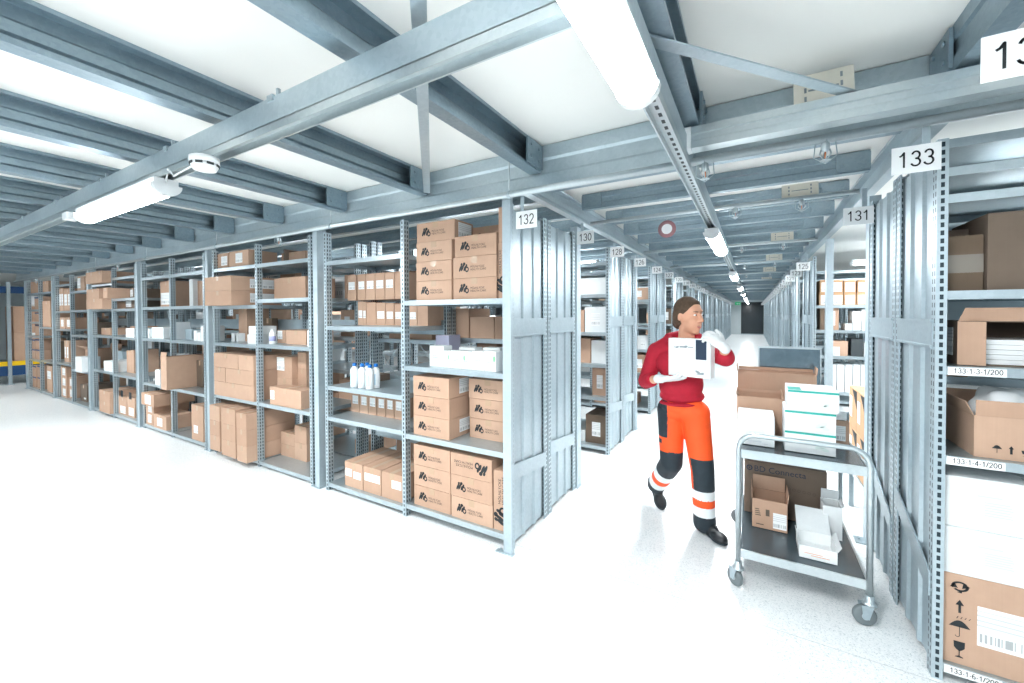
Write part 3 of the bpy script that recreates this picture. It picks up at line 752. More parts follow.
# bay A, beside the sign
st('A', 3, 416, 451.5, 2.28, .22, 3, 241.3, E_, 'inner column', emblem='f', group=G1)
b = at(434, 232, 1, 2.28)
ztop = atY(434, 241.3, 2.28).z; h = (ztop - 1.64)/3
carton(atY(417, 230, 2.28).x, atY(454.5, 230, 2.28).x, 2.28, 2.5, ztop + .001, ztop + h - .001, 'brown emblem carton alone atop the inner column, fourth shelf, bay by 132 sign', group=G1, emblem='f', labels=[('r', .2, .9, .15, .9)])
st('A', 3, 453, 496.5, 2.28, .22, 3, 234.5, E_, 'middle column', emblem='f', group=G1)
st('A', 3, 472, 501.5, 2.52, .24, 4, 226, E_, 'row behind', emblem='f', group=G1)
st('A', 3, 498.2, 504.3, 2.29, .24, 1, 242, E_ + ' on edge', 'lower at corner post', emblem='side', group=G1)
zt = atY(501, 242, 2.29).z
carton(atY(498.6, 230, 2.29).x, atY(504.3, 230, 2.29).x, 2.29, 2.52, zt + .001, atY(501, 207, 2.29).z, 'brown carton on edge at the very top by the 132 corner post', group=G1)
st('A', 1, 413.5, 449.5, 2.28, .4, 3, 377.2, E_, 'inner stack', emblem='f', group=G1, labels={0: [('r', .3, .7, .2, .85)], 2: [('r', .3, .72, .15, .9)]})
st('A', 1, 469, 508, 2.43, .3, 3, 380, E_, 'stack at corner post', emblem='f', group=G1)
st('A', 0, 413.5, 450, 2.28, .26, 3, 447.5, E_, 'inner column', emblem='f', group=G1)
st('A', 0, 451, 492.5, 2.275, .28, 3, 456.5, E_, 'middle column', emblem=['f', 'f', 'flip'], group=G1)
st('A', 0, 493.5, 504, 2.28, .3, 1, 470.5, E_ + ' standing upright', 'at corner post', emblem='side', group=G1)
# white medical packs with green print on shelf A2
z = LVA[2]
def pack(x0, x1, Yf, dep, z0, yt, label, green=None):
    X0, X1 = atY(x0, yt + 10, Yf).x, atY(x1, yt + 10, Yf).x; zt = atY((x0 + x1)/2, yt, Yf).z
    o = carton(X0 + .001, X1 - .001, Yf, Yf + dep, z0 + .001, zt, label, WHITEC, 'box', 'white packs on the third shelf', tape=False, name='white_pack')
    sx, sz = X1 - X0 - .002, zt - z0
    p = Print().rect(-sx*.3, sz*.5, sx*.25, sz*.53).rect(-sx*.3, sz*.42, sx*.1, sz*.45)
    p.obj('print', GREYINK, o, lambda u, v: (u, -dep/2 - .0008, v))
    if green: Print().ell(sx*green, sz*.62, sx*.1, sz*.16).obj('green_leaf_print', GREEN, o, lambda u, v: (u, -dep/2 - .0008, v))
pack(429.7, 443.6, 2.33, .1, z, 346, 'tallest white pack, innermost on third shelf of the bay by 132 sign')
pack(444, 450.5, 2.32, .1, z, 351, 'narrow white pack with green mark beside the tallest white pack', .2)
pack(450.8, 461.5, 2.315, .1, z, 351, 'white pack third along the row on third shelf by 132 sign')
pack(461.8, 471.5, 2.31, .1, z, 351.5, 'white pack with green mark in the middle of the white row', -.25)
pack(471.8, 484, 2.305, .1, z, 351.5, 'broad plain white pack second from the corner post end of the row')
pack(484.3, 496, 2.30, .1, z, 351.5, 'white pack with green mark at the corner post end of the row', .35)
pack(459, 475, 2.5, .1, z, 347.5, 'white pack behind the white row on third shelf, inner one')
pack(483, 500, 2.5, .1, z, 348, 'white pack behind the white row on third shelf, nearer corner post')
st('A', 2, 424, 444, 2.6, .17, 1, 335, 'pale violet carton', 'behind white packs', mat=simple('violet_card', '#a9a8bd', .7), labels=[('f', .1, .5, .1, .5)])
# bay B
for i, (a, c, lb) in enumerate(((350.3, 358, 1), (358, 366.2, 1), (366.4, 376, 0), (376.2, 385.5, 1), (385.7, 394, 1), (394.4, 403, 1), (409, 417, 1), (417.2, 428, 0))):
    st('B', 3, a, c, 2.575, .17, 1, 301.5 + .4*i, 'tall brown carton', f'lower row, {nth(i + 1)} along', group=G2, labels=[('f', .12, .88, .3, .62)] if lb else (), tape=False)
for i, (a, c, lb) in enumerate(((347.5, 356.3, 1), (356.6, 365.6, 1), (365.8, 375, 1), (375.2, 384.8, 1), (385, 394.5, 1), (394.8, 403, 0))):
    X0, X1 = atY(a, 290, 2.575).x, atY(c, 290, 2.575).x; z0 = atY(375, 301.9, 2.575).z + .02
    carton(X0 + .002, X1 - .002, 2.575, 2.745, z0, z0 + .24, f'tall brown carton, upper row, {nth(i + 1)} along, fourth shelf, second bay from 132 sign', group=G2, labels=[('f', .12, .85, .42, .72)] if lb else (), tape=False)
carton(atY(327, 285, 2.9).x, atY(346, 285, 2.9).x, 2.9, 3.2, 1.701, 1.95, 'white box standing in for something lit far behind, seen past the tall brown cartons', WHITEC, labels=[('f', .1, .85, .12, .92)], tape=False)  # white lined box added in place of a distant lit area
z = LVB[2]
def bottle(px, py, Yf, label):
    p = atY(px, py, Yf)
    o = empty('bottle', (p.x, Yf, z + .001), label, 'bottle', 'white bottles on the third shelf')
    link('body', MB().lathe([(.03, 0), (.034, .004), (.034, .135), (.03, .155), (.014, .172), (.013, .18)], seg=18).mesh('body', WHITEPL), o)
    link('cap', MB().lathe([(.0165, .178), (.0165, .2), (.012, .204)], seg=14).mesh('cap', CAPBLUE), o)
    mb = MB(); n = 12
    pr = [(.0346*math.cos(t), .0346*math.sin(t)) for t in (-PI*.75 + PI*.5*i/n for i in range(n + 1))]
    link('paper_label', mb.prism(pr, 2, .03, .12, closed=False).mesh('paper_label', simple('pale_blue_label', '#b9d3e2', .5) if 'pale_blue_label' not in bpy.data.materials else bpy.data.materials['pale_blue_label']), o)
bottle(354.7, 388, 2.33, 'white bottle with blue cap standing apart from the other bottles')
bottle(362.3, 388, 2.33, 'white blue-capped bottle beside the bottle that stands apart')
bottle(367.4, 388, 2.40, 'white blue-capped bottle at the back of the bottle group')
bottle(370.0, 390, 2.32, 'white blue-capped bottle in front in the middle of the bottle group')
bottle(376, 390, 2.38, 'white blue-capped bottle at the aisle end of the bottle group')
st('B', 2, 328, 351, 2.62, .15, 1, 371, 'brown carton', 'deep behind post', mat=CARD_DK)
for i, (a, c) in enumerate(((351, 359.5), (359.8, 368), (368.3, 376.6), (377, 385.5), (385.8, 394), (394.3, 403))):
    st('B', 1, a, c, 2.48, .28, 1, 393.5 + i*1.2, 'brown carton with white label', f'{nth(i + 1)} along', group=G2, labels=[('f', .2, .85, .45, .9)], tape=False)
st('B', 0, 344.8, 362.7, 2.29, .42, 1, 463, 'long brown carton', 'innermost', group=G2, labels=[('f', .05, .4, .42, .72), ('f', .5, .9, .38, .66)])
st('B', 0, 363.3, 381, 2.29, .42, 1, 468, 'long brown carton', 'middle one', group=G2, labels=[('f', .08, .95, .45, .75)])
st('B', 0, 381.5, 402.5, 2.29, .42, 1, 473.5, 'long brown carton', 'nearest the aisle', group=G2, labels=[('f', .5, .95, .45, .75)])
# bay C
st('C', 4, 279, 305, 2.5, .26, 1, 252, 'wide brown carton', group=G2)
st('C', 4, 266.5, 278, 2.46, .3, 1, 251, 'dark brown carton', 'beside mid upright', mat=CARD_DK)
st('C', 3, 266.5, 305.5, 2.42, .34, 1, 277.5, 'single wide brown carton', group=G2)
o = carton(atY(286, 337, 2.4).x, atY(306, 337, 2.4).x, 2.4, 2.7, 1.246, atY(296, 330.5, 2.4).z, 'brown carton near the post, third shelf, third bay from 132 sign', group=G2)
st('C', 2, 273.5, 285.8, 2.45, .3, 1, 330, 'brown carton with big white label', group=G2, labels=[('f', .0, .6, .3, .95)])
o = empty('white_tub', (atY(269.5, 340, 2.3).x, 2.33, 1.246), 'white plastic bottle with blue label at the mid upright, third bay from 132 sign', 'bottle')
link('body', MB().lathe([(.028, 0), (.03, .005), (.03, .1), (.02, .125), (.014, .128)], seg=16).mesh('body', WHITEPL), o)
link('cap', MB().lathe([(.015, .128), (.015, .148)], seg=12).mesh('cap', WHITEPL), o)
link('paper_label', MB().lathe([(.0306, .03), (.0306, .08)], seg=16).mesh('paper_label', simple('violet_label', '#9ea4cf', .5)), o)
st('C', 2, 307.4, 311.5, 2.29, .12, 1, 330, 'slim white pack with orange foot', 'at post', mat=WHITEC, tape=False)
st('C', 1, 267, 289.5, 2.44, .3, 2, 356, 'brown carton', 'by mid upright', group=G2, labels={1: [('f', .0, .5, .35, .95)]})
st('C', 1, 290.2, 306.5, 2.5, .26, 3, 352, 'brown carton', 'by post', group=G2)
carton(atY(272, 396, 2.29).x, atY(303, 396, 2.29).x, 2.27, 2.42, .656, atY(287, 388.5, 2.29).z, 'small brown carton in front of others, second shelf, third bay from 132 sign', group=G2, labels=[('f', .02, .15, .3, .8)])
st('C', 0, 267, 287.5, 2.47, .3, 2, 430.5, 'brown carton', 'by mid upright', group=G2)
st('C', 0, 288, 306.5, 2.47, .3, 2, 425.5, 'brown carton', 'by post', group=G2)
# bay D
st('D', 4, 216, 228.5, 2.29, .3, 1, 253.5, 'brown carton', 'away from aisle', group=G2, labels=[('f', .35, .9, .2, .8)])
st('D', 4, 229, 248.5, 2.29, .3, 1, 250.5, 'brown carton', 'nearer the aisle', group=G2, labels=[('f', .35, .7, .25, .85)])
st('D', 3, 204, 231.2, 2.16, .52, 2, 276.5, 'long overhanging brown carton', group=G2, labels=[('r', .35, .95, .2, .85)])
st('D', 2, 247.5, 258, 2.31, .2, 1, 334.5, 'white pack pile', 'lower', mat=WHITEC, tape=False)
zz = atY(252, 334.5, 2.31).z + .002
for i in range(3):
    a = 248.8 + i*3.1
    carton(atY(a, 330, 2.31).x, atY(a + 3, 330, 2.31).x, 2.31, 2.5, zz, zz + .085, f'slim white pack standing on the white pack, {nth(i + 1)} of three, fourth bay', WHITEC, group='slim white packs in the fourth bay', tape=False)
st('D', 2, 237.5, 247, 2.5, .27, 1, 308, 'tall brown carton', group=G2)
st('D', 2, 223.8, 233.5, 2.42, .25, 1, 333, 'white carton', 'by the blue carton', mat=WHITEC)
st('D', 2, 216.5, 223.5, 2.42, .25, 1, 333.5, 'blue carton', 'by the white carton', mat=NAVY, tape=False)
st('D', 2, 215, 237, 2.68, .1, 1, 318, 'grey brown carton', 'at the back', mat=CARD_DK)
z1 = LVD[1]; zt = atY(235, 354.5, 2.24).z; hh = (zt - z1)/3
def dl(a, b, i, lab, lb=()):
    carton(atY(a, 380, 2.24).x + .001, atY(b, 380, 2.24).x - .001, 2.24, 2.62, z1 + i*hh + .001, z1 + (i + 1)*hh - .001, lab, group=G2, labels=lb)
dl(213, 253.5, 0, 'long brown carton at the bottom of the block, second shelf, fourth bay from 132 sign')
dl(213, 225.4, 1, 'short brown carton in the middle layer, second shelf, fourth bay from 132 sign')
dl(225.6, 253.5, 1, 'long brown carton in the middle layer, second shelf, fourth bay from 132 sign')
dl(213, 238.3, 2, 'long brown carton in the top layer, second shelf, fourth bay from 132 sign')
dl(238.5, 253.5, 2, 'short brown carton in the top layer, second shelf, fourth bay from 132 sign')
st('D', 0, 208.5, 219.5, 2.19, .45, 3, 405.5, 'brown carton', 'inner column by post', group=G2)
st('D', 0, 221, 235, 2.165, .5, 3, 408.5, 'overhanging carton', 'middle column', group=G2)
st('D', 0, 236.5, 251.5, 2.15, .5, 3, 414, 'overhanging carton', 'column nearest aisle', group=G2)
# bays E and F
st('F', 3, 147.2, 164, 2.45, .3, 1, 282, 'brown carton with long white label', group=G2, labels=[('f', .05, .85, .1, .55)])
st('E', 3, 177.5, 183, 2.45, .25, 1, 280, 'tall white carton', 'by mid upright', mat=WHITEC)
for i in range(3): st('E', 3, 190 + 4.6*i, 194.2 + 4.6*i, 2.5, .25, 1, 281, 'slim tall brown carton', f'{nth(i + 1)} of three', group=G2, tape=False)
st('F', 2, 152, 163.5, 2.33, .25, 1, 327.5, 'white carton with grey print', mat=WHITEC, labels=[('f', .1, .9, .1, .9)])
st('F', 2, 148, 151.5, 2.3, .2, 1, 329.5, 'slim white pack', mat=WHITEC, tape=False)
st('F', 2, 170, 172, 2.29, .2, 1, 322, 'thin upright white folder', 'at mid upright', mat=WHITEC, tape=False)
st('E', 2, 178, 187, 2.4, .25, 1, 329, 'pale grey plastic bin', mat=simple('pale_bin', '#a9bac2', .3), tape=False)
st('E', 2, 193.8, 197, 2.29, .22, 1, 330.5, 'slim white pack', 'first of trio', mat=WHITEC, tape=False)
st('E', 2, 197.3, 200.5, 2.29, .22, 1, 332.5, 'slim white pack', 'second of trio', mat=WHITEC, tape=False)
st('E', 2, 200.8, 204, 2.29, .22, 1, 326, 'slim white pack', 'tallest of trio', mat=WHITEC, tape=False)
def open_carton(x0, x1, y0, y1, z0, z1, label, mat=None, flaps=(.5, .5, .5, .5), ang=(100, 100, 100, 100), rz=0, name='open_carton', group=None, t=.004, inside=None):
    """carton with its top open: bottom, four walls, and flaps (front, back, left, right) folded at given angles from closed"""
    mat = mat or CARD
    x0, x1, y0, y1 = settle(*clip(x0, x1, y0, y1), z0, z1)
    sx, sy, sz = x1 - x0, y1 - y0, z1 - z0
    mb = MB()
    mb.box(-sx/2, sx/2, -sy/2, sy/2, 0, t)
    mb.box(-sx/2, sx/2, -sy/2, -sy/2 + t, t, sz); mb.box(-sx/2, sx/2, sy/2 - t, sy/2, t, sz)
    mb.box(-sx/2, -sx/2 + t, -sy/2 + t, sy/2 - t, t, sz); mb.box(sx/2 - t, sx/2, -sy/2 + t, sy/2 - t, t, sz)
    o = link(name, mb.mesh(name, mat), None, ((x0 + x1)/2, (y0 + y1)/2, z0), (0, 0, rz)); tag(o, label, 'box', group)
    for k in range(4):
        if not flaps[k]: continue
        L = flaps[k] * (sy if k < 2 else sx); a = math.radians(ang[k])
        c, s = math.cos(a), math.sin(a)
        e = .003
        if k == 0: q = [(-sx/2 + e, -sy/2, sz + .001), (sx/2 - e, -sy/2, sz + .001), (sx/2 - e, -sy/2 + c*L, sz + s*L), (-sx/2 + e, -sy/2 + c*L, sz + s*L)]
        elif k == 1: q = [(sx/2 - e, sy/2, sz + .001), (-sx/2 + e, sy/2, sz + .001), (-sx/2 + e, sy/2 - c*L, sz + s*L), (sx/2 - e, sy/2 - c*L, sz + s*L)]
        elif k == 2: q = [(-sx/2, sy/2 - e, sz + .001), (-sx/2, -sy/2 + e, sz + .001), (-sx/2 + c*L, -sy/2 + e, sz + s*L), (-sx/2 + c*L, sy/2 - e, sz + s*L)]
        else: q = [(sx/2, -sy/2 + e, sz + .001), (sx/2, sy/2 - e, sz + .001), (sx/2 - c*L, sy/2 - e, sz + s*L), (sx/2 - c*L, -sy/2 + e, sz + s*L)]
        link('flap', MB().slab(q, .003).mesh('flap', mat), o)
    return o
p0, p1 = atY(160.3, 370, 2.14), atY(166.5, 370, 2.14)
open_carton(p0.x, p1.x, 2.14, 2.72, .632, atY(163, 357, 2.14).z, 'tall narrow open brown carton poking out of second shelf, sixth bay from 132 sign', flaps=(.1, .1, 0, 0), ang=(80, 80, 90, 95))
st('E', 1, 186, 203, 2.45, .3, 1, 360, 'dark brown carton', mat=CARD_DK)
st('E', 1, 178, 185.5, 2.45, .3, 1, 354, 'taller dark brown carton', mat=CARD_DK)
st('F', 1, 155.2, 160, 2.24, .2, 1, 370, 'small white pack', mat=WHITEC, tape=False)
for i in range(2): st('F', 1, 146.5 + 4*i, 150 + 4*i, 2.55, .2, 2, 352, 'white labelled carton', ('inner' if i == 0 else 'outer') + ' pair', mat=WHITEC, labels=[('f', .1, .9, .5, .9)], tape=False)
st('F', 0, 143.5, 153, 2.27, .4, 1, 413, 'labelled brown carton', 'bottom of column', group=G2, labels=[('f', .3, .8, .2, .9)])
zb_ = atY(148, 413, 2.27).z
carton(atY(143.8, 400, 2.27).x, atY(153.6, 400, 2.27).x, 2.27, 2.67, zb_ + .001, zb_ + .135, 'labelled brown carton in the middle of the column, floor shelf, sixth bay', group=G2, labels=[('f', .3, .75, .15, .9)])
carton(atY(141.2, 395, 2.2).x, atY(153.8, 395, 2.2).x, 2.2, 2.65, zb_ + .137, zb_ + .295, 'labelled brown carton overhanging at the column top, floor shelf, sixth bay', group=G2, labels=[('f', .3, .75, .15, .9)])
st('F', 0, 153.5, 166.3, 2.25, .3, 1, 415.5, 'labelled brown carton', 'beside the column', group=G2, labels=[('f', .3, .7, .2, .8)])
st('E', 0, 179.5, 186.5, 2.45, .3, 1, 411.5, 'narrow brown carton', group=G2)
st('E', 0, 191.5, 203, 2.26, .35, 1, 405.5, 'tall film-wrapped brown carton', group=G2, labels=[('f', .2, .55, .2, .42)])
# bays G and H
st('H', 4, 85.8, 97.2, 2.15, .5, 1, 272, 'overhanging brown carton', 'away from aisle', group=G2)
st('H', 4, 97.5, 106, 2.15, .5, 1, 270.3, 'overhanging brown carton', 'nearer the aisle', group=G2)
zt = atY(97, 288.6, 2.15).z; hh = (zt - 1.637)/2
for i, (a, c, row) in enumerate(((86.2, 106, 0), (86.5, 99, 1), (99.3, 106, 1))):
    carton(atY(a, 295, 2.15).x, atY(c, 295, 2.15).x - .002, 2.15, 2.65, 1.638 + row*hh, 1.637 + (row + 1)*hh, ('long overhanging brown carton, lower layer' if i == 0 else 'overhanging brown carton, upper layer, ' + ('away from aisle' if i == 1 else 'nearer the aisle')) + ', fourth shelf, eighth bay', group=G2)
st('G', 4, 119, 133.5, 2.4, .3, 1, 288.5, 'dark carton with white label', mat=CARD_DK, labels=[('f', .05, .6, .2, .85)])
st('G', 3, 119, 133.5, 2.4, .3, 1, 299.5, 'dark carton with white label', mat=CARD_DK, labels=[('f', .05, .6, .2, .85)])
st('G', 2, 126, 134.2, 2.28, .25, 1, 328.5, 'white carton', mat=WHITEC, labels=[('f', .4, .7, .3, .6)])
st('G', 2, 118.8, 125.6, 2.45, .28, 1, 326, 'brown carton', group=G2)
st('H', 2, 99, 110.5, 2.35, .3, 1, 328, 'brown carton', group=G2)
st('H', 1, 104, 114.5, 2.27, .3, 1, 361.5, 'white carton with grey print', mat=WHITEC, labels=[('f', .2, .8, .2, .8)])
def bin_(x0, x1, y0, y1, z0, z1, label, mat):
    x0, x1, y0, y1 = clip(x0, x1, y0, y1, 7)
    mb = MB(); w, d, h = x1 - x0, y1 - y0, z1 - z0
    bot = [(-w*.38, -d*.4), (w*.38, -d*.4), (w*.38, d*.4), (-w*.38, d*.4)]; top = [(-w/2, -d/2), (w/2, -d/2), (w/2, d/2), (-w/2, d/2)]
    A = [mb.bm.verts.new((x, y, 0)) for x, y in bot]; B = [mb.bm.verts.new((x, y, h)) for x, y in top]
    Ci = [mb.bm.verts.new((x*.92, y*.92, h)) for x, y in top]; Di = [mb.bm.verts.new((x*.92, y*.92, .008)) for x, y in bot]
    mb.bm.faces.new(A[::-1]); mb.bm.faces.new(Di)
    for P, Q in ((A, B), (B, Ci), (Ci, Di)):
        for i in range(4): mb.bm.faces.new((P[i], P[(i+1)%4], Q[(i+1)%4], Q[i]))
    return tag(link('storage_bin', mb.mesh('storage_bin', mat), None, ((x0 + x1)/2, (y0 + y1)/2, z0)), label, 'bin')
bin_(atY(97, 352, 2.5).x, atY(108, 352, 2.5).x, 2.5, 2.75, .682, .95, 'pale grey tapered plastic bin, second shelf, eighth bay from 132 sign', bpy.data.materials['pale_bin'])
st('G', 1, 120, 126.5, 2.4, .3, 1, 350, 'tall brown paper-wrapped carton', 'inner', group=G2)
st('G', 1, 127, 134, 2.4, .3, 1, 350, 'tall brown paper-wrapped carton', 'nearer the aisle', group=G2)
st('H', 0, 99.2, 114.2, 2.21, .35, 2, 391.5, 'overhanging brown carton', group=G2)
for i, (a, c) in enumerate(((118, 126.8), (127.4, 134.8))):
    o, = st('G', 0, a, c, 2.3, .3, 1, 396.5 + i, 'brown carton with dark square', ('inner', 'nearer the aisle')[i], group=G2, labels=[('f', .2, .85, .08, .48)])
    sx = o.dimensions.x; Print().rect(-.07, .26, .03, .36).obj('print', INK, o, lambda u, v: (u, -.1511, v))
# bays I and J
st('I', 4, 77.5, 84.5, 2.3, .3, 1, 276.5, 'tall brown carton with white label', group=G2, labels=[('f', .0, .45, .2, .9)])
for i, (a, c) in enumerate(((56.8, 63.2), (64, 71.5))):
    st('J', 3, a, c, 2.3, .35, 1, 288.5, 'tall brown carton with white labels', ('inner', 'nearer the aisle')[i], group=G2, labels=[('f', .05, .4, .25, .75), ('f', .55, .9, .25, .75)])
for i, (a, c) in enumerate(((59.3, 65.3), (65.7, 72))):
    st('J', 2, a, c, 2.3, .35, 1, 317.5, 'brown carton with white label', ('inner', 'nearer the aisle')[i], group=G2, labels=[('f', .25, .7, .2, .8)])
st('J', 1, 62.5, 69, 2.35, .35, 1, 340.5, 'brown carton with white stripes', group=G2, labels=[('f', .1, .35, .2, .7), ('f', .6, .85, .2, .7)])
st('J', 0, 60, 66.5, 2.3, .35, 3, 366.5, 'labelled brown carton', 'inner column', group=G2, labels=[('f', .3, .8, .15, .85)])
st('J', 0, 67, 72.5, 2.33, .35, 2, 377, 'labelled brown carton', 'column nearer aisle', group=G2, labels=[('f', .3, .8, .15, .85)])
p0, p1 = atY(71, 352, 2.3), atY(86, 352, 2.3)
open_carton(p0.x, p1.x, 2.42, 2.78, .612, .95, 'large open brown carton on second shelf, ninth bay from 132 sign', flaps=(.4, .25, 0, 0), ang=(150, 95, 120, 120))
st('I', 1, 76, 86.5, 2.18, .22, 1, 357.5, 'white carton poking out', mat=WHITEC)
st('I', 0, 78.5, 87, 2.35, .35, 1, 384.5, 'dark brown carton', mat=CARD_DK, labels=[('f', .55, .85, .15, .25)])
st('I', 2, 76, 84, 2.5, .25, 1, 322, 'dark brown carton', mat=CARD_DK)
# bays K and L
BL = 'blue banded carton'
def banded(objs):
    for o in objs:
        d = o.dimensions
        link('blue_band', MB().box(-d.x/2 - .001, d.x/2 + .001, -d.y/2 - .001, -d.y/2 + .004, d.z*.84, d.z*.97).mesh('blue_band', BLUE), o)
banded(st('L', 4, 31.5, 40.5, 2.35, .3, 1, 296.5, BL, group=G2))
banded(st('L', 3, 31.5, 40.5, 2.35, .3, 1, 312.3, BL, group=G2))
banded(st('L', 2, 30.5, 40.5, 2.35, .3, 1, 324, BL, group=G2))
for i, (a, c) in enumerate(((30, 34.6), (35.5, 41.5))):
    banded(st('L', 1, a, c, 2.3, .35, 2, 339, BL, ('inner', 'outer')[i] + ' pair', group=G2))
    banded(st('L', 0, a + 2, c + 1.2, 2.3, .35, 2, 365.5, BL, ('inner', 'outer')[i] + ' pair', group=G2))
for i, (a, c) in enumerate(((28, 32.5), (33.5, 39.5))): st('L', 5, a, c, 2.3, .35, 1, 282, 'brown carton', ('inner', 'outer')[i], group=G2)
st('K', 3, 43, 48.5, 2.3, .35, 1, 281, 'tall brown carton', group=G2)
st('K', 2, 42.5, 50.5, 2.28, .35, 1, 301, 'very tall brown carton', group=G2)
st('K', 0, 47, 52, 2.3, .35, 1, 366, 'tall brown carton', group=G2, labels=[('f', .1, .8, .5, .8)])
st('K', 1, 46, 51, 2.4, .3, 1, 341, 'dark brown carton', mat=CARD_DK)

# ------------------------------------------------------------------ goods deeper in the shelving
rnd = random.Random(5)
def fill(x1, x0, y0, bays, where, group, dens=.75, maxk=4, skip=()):
    """cartons and packs on the shelves of a run further in"""
    W = (x1 - x0 - .034)/len(bays)
    for bi, bay in enumerate(bays):
        for li, z in enumerate(bay):
            if (bi, li) in skip or z > 2.06: continue
            room = (bay[li + 1] if li + 1 < len(bay) else 2.25) - z - .05
            x = x1 - .045 - bi*W; end = x1 - .017 - (bi + 1)*W + .03; k = 0
            while k < maxk:
                w = rnd.uniform(.17, .36)
                if x - w < end: break
                if rnd.random() < dens:
                    hgt = min(room, rnd.uniform(.12, .34)); r = rnd.random()
                    mat = WHITEC if r < .2 else CARD_DK if r < .35 else CARD
                    desc = 'white carton' if r < .2 else 'brown carton'
                    lb = [('f', .3, .7, .25, .75)] if rnd.random() < .45 else ()
                    carton(x - w + .004, x - .004, y0 + rnd.uniform(.03, .12), y0 + .48, z + .001, z + hgt, f'{desc}, {nth(k + 1)} in row, {"floor" if li == 0 else nth(li + 1)} shelf, {nth(bi + 1)} bay of {where}', mat, group=group, labels=lb, tape=False)
                    k += 1
                x -= w
for k in range(6):
    bays = [STD, STD2] if k % 2 == 0 else [STD2, STD]
    xr = XL if k == 0 else -1.435 - 1.98*k
    fill(xr, -3.225 - 1.98*k, YF + D + .02, bays, f'{nth(k + 1)} unit, second row', 'cartons on the second row of shelving', .5 if k else .4, 3, skip=((0, 3),) if k == 0 else ())
for a, c, t, w in ((455, 469, 308.5, 'tallest, by mid upright'), (470, 494, 317, 'wide middle one'), (494.5, 512, 317, 'by end panel')):
    X0, X1 = atY(a, 325, 2.87).x, min(atY(c, 325, 2.87).x, XL - .04)
    carton(X0 + .002, X1 - .002, 2.87, 3.2, 1.331, atY((a + c)/2, t, 2.87).z, f'brown carton seen behind the white packs, {w}, second row of shelving', group='cartons on the second row of shelving', tape=False)
fill(XL, -3.225, YF + PITCH_Y, [STD, STD2], 'second aisle block', 'cartons in the second aisle block', .85, 3)
for k in range(1, 4): fill(-1.435 - 1.98*k, -3.225 - 1.98*k, YF + PITCH_Y, [STD, STD2], f'{nth(k + 1)} unit, second block', 'cartons in the second block', .4, 2)
fill(XL, -3.225, YF + 2*PITCH_Y, [STD], 'third aisle block', 'cartons in the third aisle block', .9, 3)
fill(XL, -2.3, YF + 3*PITCH_Y, [STD], 'fourth aisle block', 'cartons in the fourth aisle block', .9, 2)

# ------------------------------------------------------------------ goods in the 133 rack
GR = 'goods in the 133 rack'
def u133(p): return (p[0] - UNIT133.location.x, p[1] - UNIT133.location.y, p[2])
YR = 2.36
for txt, z in (('133-1-3-1/200', 1.315), ('133-1-4-1/200', .945), ('133-1-6-1/200', .075)):
    x0, x1 = .693, .858
    me = MB().box(*[c for c in (x0 - UNIT133.location.x, x1 - UNIT133.location.x)], YR - .0005 - UNIT133.location.y, YR + .0035 - UNIT133.location.y, z - .035, z - .003).mesh('shelf_label', PLAINLABEL)
    sl = link('shelf_label', me, UNIT133); sl['label'] = f'white shelf strip reading {txt}'
    Print().digits(txt, 0, 0, .0205, .12).obj('lettering', INK, sl, lambda u, v: (u + x0 + .016 - UNIT133.location.x, YR - .0012 - UNIT133.location.y, v + z - .027))
XB = .694
# bottom: symbol carton and two white cartons
o = carton(XB, 1.2, 2.385, 2.82, .076, .45, 'large brown carton with recycling, arrow, umbrella and glass symbols, bottom of 133 rack', group=GR, tape=False)
o.data.materials[0] = CARD
W_, H_ = 1.2 - XB, .374
def face(u, v): return (u - W_/2, -(.435)/2 - .001, v)
P = Print()
P.ring(.05, .325, .017, .026, .6, 3.6, sq=.8).ring(.05, .325, .017, .026, 3.9, 6.7, sq=.8).poly([(.02, .318), (.034, .338), (.044, .318)]).poly([(.056, .318), (.08, .328), (.06, .342)]).poly([(.04, .3), (.058, .31), (.055, .298)])
P.rect(.046, .215, .054, .25).poly([(.037, .247), (.063, .247), (.05, .27)])
P.poly([(.018 + .002*i, .155 + .028*math.sin(PI*i/32)) for i in range(33)]).rect(.0488, .12, .0512, .16).ring(.044, .12, .0048, .0072, PI, 2*PI)
for i in range(4): P.poly([(.04 + .012*i, .19 + .001*i), (.0425 + .012*i, .19 + .001*i), (.047 + .012*i, .2), (.0445 + .012*i, .2)])
P.poly([(.033, .095), (.067, .095), (.066, .07), (.058, .06), (.0515, .056), (.0515, .036), (.062, .031), (.062, .028), (.038, .028), (.038, .031), (.0485, .036), (.0485, .056), (.042, .06), (.034, .07)])
P.obj('handling_symbols', INK, o, face)
stick(o, W_, .435, H_, [('f', .2, .62, .27, .7)])
